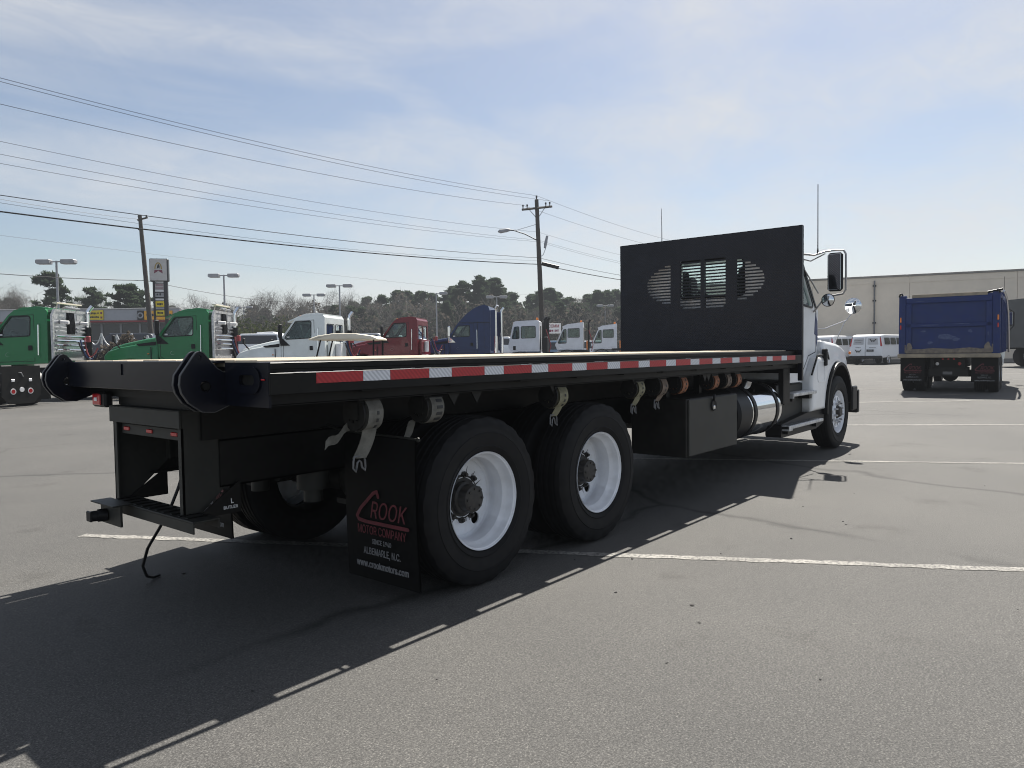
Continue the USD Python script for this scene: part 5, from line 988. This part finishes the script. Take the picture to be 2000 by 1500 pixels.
# slender posts with slack chains on the near side of the shop
def chain_pt(u, v): return at_d(u, v, 37.0)
posts = [(172, 652), (198, 651), (228, 654), (257, 651), (288, 655), (318, 656)]
c0 = chain_pt(230, 690); CB = thing('chain_barrier', 'slender grey posts with slack chains hung between them before the shop windows', 'barrier', (c0[0], c0[1], float(gz(c0[0], c0[1]))), 0)
for k, (u, v) in enumerate(posts):
    q = chain_pt(u, v)-np.array([c0[0], c0[1], float(gz(c0[0], c0[1]))]); part(CB, 'post', tube([(q[0], q[1], 0), tuple(q)], .045, 6), 'aluminium_dull')
    if k < len(posts)-1:
        q2 = chain_pt(*posts[k+1])-np.array([c0[0], c0[1], float(gz(c0[0], c0[1]))]); s_ = np.linspace(0, 1, 14)[:, None]; P_ = q*(1-s_)+q2*s_; P_[:, 2] -= .56*4*(s_*(1-s_))[:, 0]; part(CB, 'chain', tube(P_, .032, 5), 'aluminium_dull')
# pylon sign
pb = at_d(317, 690, 50.5); PZ = float(gz(pb[0], pb[1])); PY = thing('pylon_sign', 'tall black pylon sign topped by a white cabinet with an arched emblem', 'sign', (pb[0], pb[1], PZ), math.radians(-38))
def pz(v): return 1.43+(696-v)/1428*50.5-PZ
part(PY, 'sign_post', rb(-.44, -.32, -.12, .12, 0, pz(548), .01), 'sign_black'); part(PY, 'sign_post', rb(.28, .5, -.12, .12, 0, pz(548), .01), 'sign_black')
part(PY, 'sign_backing', rb(-.32, .28, -.10, .10, pz(618), pz(548), .01), 'sign_black')
c_ = part(PY, 'sign_cabinet', rb(-.6, .6, -.22, .22, pz(550), pz(506), .05), 'sign_black')
part(c_, 'sign_face', rb(-.56, .52, -.235, -.22, pz(548.5), pz(507.5), .01), 'sign_white')
zc = pz(525)
part(c_, 'emblem_arch', axis_swap(prism(Polygon([(.22*math.cos(a), .42*math.sin(a)) for a in np.linspace(0, PI, 20)]).difference(Polygon([(.15*math.cos(a), .33*math.sin(a)) for a in np.linspace(0, PI, 20)])), 'z', 0, .01), 'z') if False else mv(prism(Polygon([(.24*math.cos(a), .46*math.sin(a)) for a in np.linspace(0, PI, 20)]+[]).difference(Polygon([(.17*math.cos(a), .37*math.sin(a)) for a in np.linspace(0, PI, 20)])), 'y', 0, .01), (-.02, -.245, zc-.05)), 'sign_gold')
part(c_, 'emblem_figure', mv(prism(Polygon([(-.1, 0), (-.04, .3), (.04, .34), (.1, .2), (.08, .02), (.02, .1)]), 'y', 0, .01), (-.02, -.245, zc-.05)), 'sign_black')
part(c_, 'emblem_ribbon', mv(prism(Polygon([(-.28, -.3), (-.24, -.06), (.24, -.06), (.28, -.3), (.1, -.2), (0, -.1), (-.1, -.2)]), 'y', 0, .01), (-.02, -.245, zc-.05)), 'sign_maroon')
for v0, v1, m_ in ((548.5, 552.5, 'print_white'), (554, 566, 'sign_white'), (566.5, 570, 'print_white'), (572, 580, 'lamp_grey'), (583, 586.5, 'print_white'), (588, 599, 'sign_yellow'), (600, 604, 'lamp_grey'), (606, 616, 'sign_yellow')):
    p_ = part(PY, 'sign_panel', rb(-.29, .25, -.125, -.10, pz(v1), pz(v0), .006), m_)
    if v0 == 554:
        for k in range(4): part(p_, 'panel_stripe', bb(-.27, .23, -.13, -.125, pz(556+k*2.8), pz(555+k*2.8)), 'sign_maroon')
    elif v1-v0 > 7: illegible(p_, -.2, pz(v1)+.1, .36, .16, -.135, 'print_black', int(v0))
# red and white notice board beyond the yard tractors
nb = at_d(1082, 690, 62); NB = thing('notice_board', 'white board with red lettering standing between two white yard tractors', 'sign', (nb[0], nb[1], float(gz(nb[0], nb[1]))), math.radians(-48))
zq = 1.43+(687-652)/1428*62-float(gz(nb[0], nb[1])); part(NB, 'board', rb(-.62, .62, -.05, .05, zq, zq+.85, .02), 'print_white')
for x in (-.5, .5): part(NB, 'leg', bb(x-.04, x+.04, -.04, .04, 0, zq), 'steel_grey')
part(NB, 'lettering', place_text('COMM', .26, (0, -.05, zq+.5), (1, 0, 0), (0, 0, 1), True, .006, width=.9), 'brand_red')
illegible(NB, -.4, zq+.12, .8, .24, -.062, 'sign_maroon', 9)
# ================================================================ lamp posts
def lamp_post(label, u, v, D, h_heads=2, head=.95, group=None, ang=-.85, name='lamp_post'):
    P = at_d(u, v, D); z = float(gz(P[0], P[1])); H_ = P[2]-z
    t = thing(name, label, 'lamp post', (P[0], P[1], z), ang, group)
    part(t, 'pole', tube([(0, 0, 0), (0, 0, H_*.5), (0, 0, H_+.05)], [.10, .085, .07], 10), 'lamp_grey')
    part(t, 'base', cyl((0, 0, -.05), (0, 0, .5), .22, 14), 'tilt_wall')
    part(t, 'arm', cyl((-.42 if h_heads == 2 else -.1, 0, H_), (.42, 0, H_), .045, 8), 'lamp_grey')
    for s in ((-1, 1) if h_heads == 2 else (1,)):
        pl = Polygon([(.36, -.13), (.40, -.17), (.36+head-.1, -.17), (.36+head, -.10), (.36+head, .08), (.36+head-.08, .15), (.40, .15), (.36, .1)])
        m = bprism(pl, 'y', -.24, .24, .05, n=2); m.vertices[:, 0] *= s
        hd = part(t, 'lamp_head', mv(m, (0, 0, H_)), 'lamp_grey'); part(hd, 'lens', bb(s*.46, s*(.36+head-.12), -.19, .19, H_-.185, H_-.168), 'lamp_lens')
    return t
lamp_post('tall twin head lamp post rising behind the left green tractor', 110, 511, 50)
lamp_post('twin head lamp post directly behind the green tractor by the pylon sign', 437, 538, 63.5)
lamp_post('twin head lamp post rising right behind the white tractor', 663, 558, 74)
lamp_post('twin head lamp post left of the one behind the white tractor, a little lower', 613, 576, 86)
lamp_post('single arm lamp post between the red tractor and the blue sleeper', 852, 573, 86, 1)
lamp_post('twin head lamp post right beside the blue sleeper roof', 970, 580, 90)
for u, v, D, w_ in ((757, 615, 128, 'just left of the red tractor cab'), (696, 626, 150, 'right of the white tractor stack'), (870, 612, 132, 'just above the blue hood'), (476, 600, 108, 'right of the chrome rack by the pylon sign'), (541, 622, 140, 'above the white hood'), (1029, 606, 135, 'above the first yard tractor'), (1090, 598, 118, 'above the red lettered board'), (1182, 597, 112, 'above the yard tractor next to the headboard')):
    lamp_post('small distant twin head lamp post '+w_, u, v, D)
# ================================================================ utility poles and wires
def util_pole(label, top, D, base, arms, extra=None):
    Pt = at_d(*top, D); Pb = at_d(base[0], base[1], D); z = float(gz(Pb[0], Pb[1])); t = thing('utility_pole', label, 'utility pole', (Pb[0], Pb[1], z), 0)
    tv = Pt-np.array([Pb[0], Pb[1], z]); part(t, 'pole', tube([(0, 0, -.2), tv*.5, tv], [.17, .15, .12], 12), 'pole_wood')
    return t, np.array([Pb[0], Pb[1], z]), tv
t1, b1, v1 = util_pole('tall wooden utility pole with crossarm and lamp arm left of the headboard', (1048, 390), 45.3, (1062, 690), None)
L1 = np.array([-.985, .17, 0]); ca = np.array([.62, -.78, 0])     # the line's direction at the pole, and the crossarm's
def onp(z): return v1*((z)/v1[2])
zt1 = v1[2]
arm_c = onp(zt1-.55); arm_d = np.array([.74, -.67, .12])
part(t1, 'crossarm', mv(tube([arm_c-arm_d*.95+[-.12, -.1, 0], arm_c+arm_d*.95+[-.12, -.1, 0]], .07, 4)), 'pole_wood')
for k in (-.88, -.62, .55, .8): part(t1, 'insulator', lathe([(0, .24), (.045, .23), (.06, .16), (.035, .1), (.03, 0)], 'z', tuple(arm_c+arm_d*k+[-.12, -.1, .06]), 10), 'insulator')
part(t1, 'insulator', lathe([(0, .26), (.05, .25), (.065, .16), (.035, .1), (.03, 0)], 'z', tuple(v1), 10), 'insulator')
part(t1, 'arm_brace', cat(tube([arm_c-arm_d*.5, onp(zt1-1.2)], .02, 5), tube([arm_c+arm_d*.5, onp(zt1-1.2)], .02, 5)), 'steel_grey')
la = onp(zt1-2.55); ld = -RGT*np.array([1, 1, 0]); ld /= np.linalg.norm(ld)
part(t1, 'lamp_arm', cat(tube([la, la+ld*.8+[0, 0, .42], la+ld*1.5+[0, 0, .66], la+ld*2.0+[0, 0, .68]], .035, 8), tube([la+[0, 0, 1.05], la+ld*1.4+[0, 0, .66]], .014, 5)), 'steel_grey')
part(t1, 'lamp_head', tube([la+ld*1.7+[0, 0, .70], la+ld*1.95+[0, 0, .68], la+ld*2.35+[0, 0, .62], la+ld*2.5+[0, 0, .6]], [.05, .12, .13, .04], 10), 'lamp_grey')
lt = onp(zt1-2.6)-ld*.45
part(t1, 'cutout_switch', cat(tube([lt+[0, 0, .35]-ld*.1, lt-[0, 0, .1], lt-[0, 0, .4]+ld*.05], [.07, .1, .07], 8), tube([lt-[0, 0, .4], lt-[0, 0, .8]+ld*.15, onp(zt1-3.6)], .02, 5)), 'lamp_grey')
part(t1, 'splice_case', tube([onp(zt1-3.95)-ld*.15, onp(zt1-4.1)-ld*1.2+[0, 0, -.12]], .12, 8), 'black_plastic')
t2, b2, v2 = util_pole('leaning wooden utility pole beside the pylon sign', (273, 420), 48.8, (300, 700), None)
part(t2, 'crossarm', tube([v2*.965-RGT*.18*np.array([1, 1, 0]), v2*.97+RGT*np.array([1, 1, 0])*.5+[0, 0, .12]], .06, 6), 'pole_wood')
for k in (-.1, .42): part(t2, 'insulator', lathe([(0, .2), (.05, .19), (.06, .1), (.03, 0)], 'z', tuple(v2*.972+RGT*np.array([1, 1, 0])*k+[0, 0, .07]), 8), 'insulator')
part(t2, 'cable_bracket', tube([v2*.9, v2*.9-RGT*np.array([1, 1, 0])*.2], .03, 6), 'steel_grey')
def wire(name, label, A, B, sag, r, group=None):
    s = np.linspace(0, 1, 40)[:, None]; P = A*(1-s)+B*s; P[:, 2] -= sag*4*(s*(1-s))[:, 0]
    solo(name, tube(P, r, 5), 'wire', label, 'wire', group)
W1 = b1+v1
# far side of the road: the line runs on, down to the next pole hidden by the headboard
nxt = at_d(1530, 500, 78)
t3 = thing('utility_pole', 'far wooden utility pole standing behind the black headboard', 'utility pole', (nxt[0], nxt[1], float(gz(nxt[0], nxt[1]))), 0)
part(t3, 'pole', tube([(0, 0, -.2), (0, 0, nxt[2]-.4)], [.17, .12], 10), 'pole_wood'); part(t3, 'crossarm', bb(-.9, .9, -.06, .06, nxt[2]-1.1, nxt[2]-.98), 'pole_wood')
spans = [('uppermost wire running from the upper left corner to the pole with the lamp arm', (0, 152), 23.6, W1+[0, 0, .25], .35, .009, (0, 0, 0)),
         ('second wire close under the uppermost one, meeting it at the pole top', (0, 159), 23.9, W1+[0, 0, .2]+arm_d*.8-[0, 0, .35], .4, .009, (0, 0, -.4)),
         ('wire running from the left edge to the outer end of the crossarm', (0, 203), 23.4, b1+arm_c-arm_d*.88+[0, 0, .3], .35, .009, (0, 0, -.9)),
         ('thin wire meeting the pole just above the lamp arm', (0, 276), 23.5, b1+onp(zt1-2.0), .35, .007, (0, 0, -2.0)),
         ('upper of two thin wires meeting the pole below the lamp arm', (0, 301), 23.5, b1+onp(zt1-2.5), .3, .007, (0, 0, -2.6)),
         ('lower of two thin wires meeting the pole below the lamp arm', (0, 319), 23.5, b1+onp(zt1-2.6), .3, .007, (0, 0, -2.9)),
         ('dark cable crossing the sky just above the thick one', (0, 381), 23.2, b1+onp(zt1-3.6), .25, .014, (0, 0, -3.3)),
         ('thin wire strung between the two dark cables', (0, 396), 23.2, b1+onp(zt1-3.75), .42, .006, (0, 0, -3.6)),
         ('thick black cable, lowest of the bundle crossing the sky on the left', (0, 413), 23.0, b1+onp(zt1-4.0), .25, .026, (0, 0, -3.8))]
for lab, (u, v), d, Bp, sag, r, off in spans:
    Q = at_d(u, v, d); dirn = Q-Bp; A = Bp+dirn*1.5; A[2] -= 0
    # straight chord through Q plus a parabola that is zero at Q and at the pole, then on beyond the frame
    s = np.linspace(0, 1.5, 60)[:, None]; P = Bp+dirn*s; P[:, 2] -= sag*4*(s*(1-s))[:, 0]
    solo('overhead_wire', tube(P, r, 5), 'wire', lab, 'wire')
    far = nxt+np.array(off)*.8
    if lab.startswith('second') or 'between' in lab: continue
    lab2 = {'uppermost': 'topmost wire sloping down', 'wire': 'second wire sloping down', 'thin': 'third wire sloping down', 'upper': 'fourth wire sloping down', 'lower': 'fifth wire sloping down', 'dark': 'dark cable sloping down', 'thick': 'thick black cable sloping down'}[lab.split()[0]]
    wire('overhead_wire', lab2+' right of the pole with the lamp arm', Bp, far, 1.0 if r < .02 else .9, r)
wire('overhead_wire', 'level cable from the left edge to the leaning pole', at_d(-60, 530, 42), b2+v2*.55, .1, .022)
wire('overhead_wire', 'cable falling right from the leaning pole behind the pylon sign', b2+v2*.55, at_d(700, 585, 95), .9, .018)
wire('overhead_wire', 'faint thin wire far beyond the pole with the lamp arm', at_d(-60, 452, 60), at_d(1215, 590, 150), .6, .012)
wire('overhead_wire', 'short wire from the left edge to the leaning pole top', at_d(-60, 378, 34), b2+v2*.97, .1, .010)

# ================================================================ cars on the far lot
def car(label, u, D, heading, paint, kind, group=None):
    P = at_d(u, 690, D); z = float(gz(P[0], P[1])); t = thing({'pickup': 'pickup_truck', 'suv': 'parked_car', 'sedan': 'parked_car'}[kind], label, 'pickup' if kind == 'pickup' else 'car', (P[0], P[1], z), heading, group)
    prof = {'sedan': [(-2.2, .45), (-2.25, .85), (-2.0, .98), (-1.5, 1.0), (-.8, 1.42), (.3, 1.45), (1.0, 1.02), (2.0, .88), (2.25, .7), (2.25, .4)], 'suv': [(-2.3, .5), (-2.35, 1.1), (-2.2, 1.72), (-1.9, 1.82), (.3, 1.82), (1.0, 1.2), (2.1, 1.08), (2.35, .9), (2.35, .45)], 'pickup': [(-2.8, .6), (-2.82, 1.1), (-.7, 1.12), (-.6, 1.75), (-.4, 1.85), (.6, 1.84), (1.15, 1.2), (2.5, 1.08), (2.75, .9), (2.75, .5)]}[kind]
    warp = lambda v: np.column_stack([v[:, 0], v[:, 1]*(1-.2*np.clip((v[:, 2]-1.0)/.8, 0, 1)), v[:, 2]])
    part(t, 'body', bprism(Polygon(prof), 'y', -.92, .92, .08, n=3, seg=.25, warp=warp), paint, smooth=40)
    wp = {'sedan': [(-1.3, 1.05), (-.75, 1.36), (.25, 1.38), (.75, 1.05)], 'suv': [(-2.1, 1.2), (-2.0, 1.7), (.2, 1.72), (.75, 1.22)], 'pickup': [(-.55, 1.2), (-.5, 1.7), (.5, 1.72), (.95, 1.24)]}[kind]
    for s in (-1, 1):
        m = prism(rp(Polygon(wp), .03), 'y', s*.925, s*.905); part(t, 'side_window', tm(warp(np.array(m.vertices)), m.faces), 'store_glass')
        for x in (-1.4, 1.45): wheel_simple(t, (x, s*.9, .36), s > 0, 'aluminium', R=.36, half=.11)
        part(t, 'tail_light', rb(prof[0][0]-.05, prof[0][0]+.05, s*.85, s*.6, .8, .98, .02), 'red_lens')
    q = {'sedan': [(.32, 1.45), (.98, 1.04)], 'suv': [(.32, 1.81), (.98, 1.22)], 'pickup': [(.62, 1.83), (1.13, 1.22)]}[kind]
    m = prism(LineString(q).buffer(.02, cap_style=2), 'y', -.74, .74); part(t, 'windshield', m, 'store_glass')
    return t
for i, (lab, u, D, h, pt, k) in enumerate([('white sport utility car left behind the white tractor\'s hood', 492, 44, 2.1, 'car_white', 'suv'), ('white pickup right above the white tractor\'s hood', 530, 47, 2.2, 'car_white', 'pickup'), ('silver car between the cart roof and the red tractor', 700, 62, 2.1, 'car_silver', 'suv'),
        ('dark car beside the silver one near the red tractor', 735, 66, 2.1, 'car_dark', 'sedan'), ('silver pickup above the cart roof\'s right end', 772, 72, 2.0, 'car_silver', 'pickup'), ('pale blue car between the first and second yard tractor', 1072, 52, 2.2, 'car_blue', 'suv'), ('white car between the second and third yard tractor', 1147, 60, 2.1, 'car_white', 'suv'), ('white pickup right of the blue sleeper', 986, 58, 2.1, 'car_white', 'pickup'),
        ('dark car below the shop windows', 235, 47, 2.4, 'car_dark', 'suv')]):
    car(lab, u, D, h, pt, k)

# ================================================================ trees
def leaf_quads(cent, size, rg, asp=2.0):
    n = len(cent); a = rg.normal(size=(n, 3)); a /= np.linalg.norm(a, axis=1)[:, None]; b = rg.normal(size=(n, 3)); b -= a*(a*b).sum(1)[:, None]; b /= np.linalg.norm(b, axis=1)[:, None]
    s = size*(.6+.8*rg.random((n, 1))); u = a*s; w = b*s/asp
    V = np.stack([cent-u, cent+w*.9, cent+u, cent-w*.9], 1).reshape(-1, 3); i = np.arange(n)*4
    return tm(V, np.concatenate([np.stack([i, i+1, i+2], 1), np.stack([i, i+2, i+3], 1)]))
def upright_quads(cent, size, rg, asp):
    n = len(cent); a = rg.normal(size=(n, 3))*[.55, .55, .5]+[0, 0, .8]; a /= np.linalg.norm(a, axis=1)[:, None]; b = rg.normal(size=(n, 3)); b -= a*(a*b).sum(1)[:, None]; b /= np.linalg.norm(b, axis=1)[:, None]
    s = size*(.5+rg.random((n, 1))); u = a*s; w = b*s/asp
    V = np.stack([cent-u-w*.6, cent-u+w*.6, cent+u], 1).reshape(-1, 3); i = np.arange(n)*3
    return tm(V, np.stack([i, i+1, i+2], 1))
def pine(label, loc, h, seed, low=.42, spread=.2, dens=1.0, airy=1.0, group=None):
    rg = np.random.default_rng(seed); t = thing('pine_tree', label, 'tree', loc, rg.random()*6, group)
    lean = (rg.random(2)-.5)*.06*h; top = np.array([*lean, h])
    part(t, 'trunk', tube([(0, 0, -.2), top*.5*[.8, .8, 1], top*.97], [h*.014+.06, h*.011, .03], 7), 'bark_dark')
    C, br = [], []
    n = int(46*dens)
    for k in range(n):
        f = (k+rg.random())/n; z = h*(low+(1-low)*f); prof = (1-f)**.6*(.45+.55*min(1, f*4+.25)); L = h*spread*prof*(.55+.7*rg.random())+.15; a = rg.random()*2*PI
        o = top*(z/h)*[1, 1, 0]; o[2] = z; d = np.array([math.cos(a), math.sin(a), .12+.4*f]); e = o+d*L; br.append(tube([o, o+d*L*.6-[0, 0, .05*L], e], [.05, .035, .015], 4))
        for q in range(3):
            c = o+d*L*(.5+.28*q)+rg.normal(size=3)*.12*L; m = int((26*dens+14*rg.random())*airy); rad = np.array([.5, .5, .24])*(.03*h+.22)
            C.append(c+np.clip(rg.normal(size=(m, 3)), -1.6, 1.6)*rad*.8)
    part(t, 'limbs', cat(*br), 'bark_dark'); part(t, 'crown', leaf_quads(np.concatenate(C), .2+.006*h, rg, 2.6), 'pine_needles', smooth=False)
    return t
def bare(label, loc, h, seed, group=None, leaves=0):
    rg = np.random.default_rng(seed); t = thing('bare_tree', label, 'tree', loc, rg.random()*6, group); segs, tips, trunk = [], [], []
    def grow(p, d, L, r, lev):
        q = p+d*L*.5+rg.normal(size=3)*.04*L; e = q+d*L*.5+rg.normal(size=3)*.05*L
        (trunk if lev == 0 else segs).append(tube([p, q, e], [r, r*.85, r*.65], 5 if lev < 2 else 3))
        if lev >= 5 or r < .008: tips.append(e); return
        for _ in range(2 if lev < 1 else (3 if rg.random() < .75 else 2)):
            nd = d+rg.normal(size=3)*(.42 if lev else .3); nd[2] += .18; nd /= np.linalg.norm(nd); grow(e, nd, L*(.62+.22*rg.random()), r*.6, lev+1)
        if lev in (1, 2): nd = d+rg.normal(size=3)*.5; nd /= np.linalg.norm(nd); grow(q, nd, L*.6, r*.45, lev+2)
    grow(np.array([0, 0, -.2]), np.array([.03*rg.normal(), .03*rg.normal(), 1.0]), h*.30, h*.012+.04, 0)
    part(t, 'trunk', cat(*trunk), 'bark_grey'); part(t, 'limbs', cat(*segs), 'bark_grey')
    tp = np.array(tips); tp = np.concatenate([tp+rg.normal(size=tp.shape)*.35 for _ in range(6)]); part(t, 'twigs', upright_quads(tp, .5, rg, 30.0), 'bare_twigs', smooth=False)
    if leaves: part(t, 'dead_leaves', leaf_quads(np.concatenate([np.array(tips)+rg.normal(size=(len(tips), 3))*.3 for _ in range(leaves)]), .14, rg, 1.5), 'brown_leaves', smooth=False)
    return t
def ground_at(u, D): P = at_d(u, 690, D); return np.array([P[0], P[1], float(gz(P[0], P[1]))])
def top_h(u, v, D):
    P = at_d(u, v, D); return P[2]-float(gz(P[0], P[1]))
def U(u, v, D): return ground_at(u, D), top_h(u, v, D)
p, h = U(108, 538, 78); pine('airy tall pine behind the left green tractor and its lamp post', p, h, 1, .3, .3, 1.0)
p, h = U(186, 566, 84); pine('small rounded pine above the yellow shop sign', p, h, 2, .3, .25, .9)
p, h = U(258, 560, 80); pine('broad dense pine left of the leaning utility pole', p, h, 3, .28, .34, 1.5)
p, h = U(905, 553, 112); P1 = pine('tall dark pine, left of the two above the blue sleeper', p, h, 4, .18, .23, 1.5)
p, h = U(935, 543, 114); P2 = pine('tallest dark pine right above the blue sleeper roof', p, h, 5, .16, .23, 1.6)
p, h = U(968, 547, 116); P3 = pine('tall dark pine right of the tallest, beside the lamp post', p, h, 6, .15, .23, 1.5)
def stretch(u):
    for lim, s in ((0, 'beyond the left edge of the lot'), (330, 'behind the low shop'), (425, 'behind the green tractor by the pylon sign'), (640, 'behind the white tractor'), (745, 'between the white and the red tractor'), (850, 'behind the red tractor'), (985, 'behind the blue sleeper'), (1062, 'left of the utility pole with the lamp arm'), (1140, 'behind the middle yard tractor'), (1215, 'behind the yard tractor next to the headboard')):
        if u < lim: return s
    return 'hidden behind the headboard'
rt_ = np.random.default_rng(42)
def far_pine(u, v, D, i):
    p, h = U(u, v, D); src = (P1, P2, P3)[i % 3]; sh = (U(905, 553, 112)[1], U(935, 543, 114)[1], U(968, 547, 116)[1])[i % 3]
    copy_of(src, 'pine_tree', ('low ' if v > 598 else '')+'green pine in the tree line '+stretch(u), p, rt_.random()*6.2, np.array([1.15, 1.15, 1])*h/sh, ('low pines ' if v > 598 else 'pines ')+stretch(u))
for i, (u, v, D) in enumerate([(690, 592, 125), (722, 583, 128), (748, 579, 122), (776, 571, 126), (800, 572, 130), (824, 572, 122), (842, 576, 135), (875, 570, 124), (888, 563, 120), (952, 556, 128), (985, 566, 122), (1000, 574, 126), (1038, 578, 128), (1052, 572, 124), (1074, 566, 122), (1092, 574, 126), (1112, 584, 130), (1150, 578, 124), (1166, 570, 120), (1184, 571, 122), (1204, 569, 124), (1222, 572, 126), (1245, 575, 126), (1270, 572, 124),
        (590, 602, 130), (560, 606, 125), (520, 604, 128), (500, 598, 122), (448, 603, 120), (425, 600, 126), (640, 600, 132), (664, 598, 130), (20, 585, 100), (-20, 575, 96), (-60, 570, 98), (1300, 575, 128), (1340, 578, 130), (340, 600, 118)]
        +[(655+i*24+(i*37 % 11), 590+(i*53 % 17)+(0 if i > 6 else 8), 108+(i*29 % 9)) for i in range(24)]+[(432+i*27, 616+(i*31 % 9), 104+(i*17 % 8)) for i in range(8)]): far_pine(u, v, D, i)
bsrc = []
for i, (u, v, D, lab) in enumerate([(38, 558, 88, 'leafless tree between the left frame edge and the airy pine'), (158, 568, 86, 'leafless tree between the airy pine and the small rounded pine'), (516, 563, 112, 'tallest leafless tree left of the white tractor'), (398, 578, 108, 'leafless tree left of the second lamp post')]):
    p, h = U(u, v, D); bsrc.append((bare(lab, p, h, 20+i, None, 0), h))
for i, (u, v, D) in enumerate([(5, 566, 92), (60, 566, 90), (210, 575, 92), (232, 580, 95), (300, 585, 98), (350, 583, 104), (372, 586, 104), (420, 590, 112), (455, 582, 110), (485, 575, 112), (535, 572, 114), (552, 578, 112), (572, 580, 116), (596, 574, 118), (618, 584, 112), (640, 573, 116), (665, 580, 114), (690, 574, 122), (712, 578, 126), (740, 592, 116), (770, 596, 112), (800, 590, 114), (830, 592, 112), (858, 590, 116), (1015, 592, 114), (1045, 596, 112), (1095, 592, 112), (1120, 588, 114), (1132, 586, 118), (1146, 594, 112), (1200, 592, 112), (1230, 590, 116), (-30, 560, 92), (-70, 565, 95)]):
    s_, sh = bsrc[i % 4]; p, h = U(u, v, D); copy_of(s_, 'bare_tree', 'leafless grey tree in the tree line '+stretch(u), p, rt_.random()*6.2, h/sh, 'bare trees '+stretch(u))
# undergrowth and close-packed woods that read as one brown-grey mass
rg = np.random.default_rng(77); N = 64000; uu = -260+rg.random(N)*1660; DD = 100+rg.random(N)*45; topv = np.interp(uu, [-260, 0, 200, 330, 420, 560, 640, 720, 800, 900, 1000, 1060, 1150, 1250, 1400], [600, 606, 612, 620, 612, 606, 606, 600, 592, 590, 594, 600, 600, 598, 600])+12*np.sin(uu*.11)+9*np.sin(uu*.037+1)
P = CAM+(RGT[None]*((uu-1000)/F_PX)[:, None]+FWD[None]*1.0-UPV[None]*((690-750)/F_PX))*DD[:, None]; zg = gz(P[:, 0], P[:, 1]); hh = (690-topv)/1428*DD+.4
c = np.column_stack([P[:, 0], P[:, 1], zg+hh*rg.random(N)**.85])
k = int(N*.72)
solo('woods', cat(upright_quads(c[:k], .75, rg, 15.0)), 'bare_twigs', label='close-packed leafless woods behind the far lot', cat_='woods', kind='stuff', smooth=False)
solo('woods_leaves', cat(leaf_quads(c[k:], .22, rg, 1.6)), 'brown_leaves', label='brown dead leaves and brush low in the woods behind the far lot', cat_='undergrowth', kind='stuff', smooth=False)
def shrub(label, u, D, h, w, m_, seed, vz=None):
    rg = np.random.default_rng(seed); p = ground_at(u, D); t = thing('shrub', label, 'shrub', p)
    n = 5200; d = rg.normal(size=(n, 3)); d /= np.linalg.norm(d, axis=1)[:, None]; d[:, 2] = np.abs(d[:, 2]); r = (.55+.45*rg.random((n, 1)))*(1+.35*np.sin(d[:, :1]*5+seed)*np.sin(d[:, 1:2]*4))
    part(t, 'foliage', leaf_quads(d*r*[w, w, h], .13, rg, 1.7), m_, smooth=False); part(t, 'stem', cat(*[tube([(0, 0, 0), (w*.4*math.cos(a), w*.4*math.sin(a), h*.6)], [.05, .015], 5) for a in np.arange(7)*.9]), 'bark_grey')
shrub('large yellow green shrub left behind the white tractor\'s hood', 512, 70, 3.3, 3.6, 'shrub_leaves', 3)
shrub('low green shrub right of the yellow green one', 562, 76, 2.8, 3.0, 'shrub_leaves', 4)
shrub('dark brown twiggy bush between the two green tractors', 246, 36, 1.75, 1.1, 'brown_leaves', 5)
# ================================================================ air
MATS['haze'] = usdkit.material(stage, '/World/Looks/haze', {"v": ("principled_volume", {"color": (0.82, 0.88, 0.96), "density": 0.00045, "anisotropy": 0.3})}, volume="v.volume")
solo('haze', bb(-430, 480, -430, 480, -1.5, 24), 'haze', label='thin pale haze in the air over the lot', cat_='haze', kind='stuff', smooth=False)
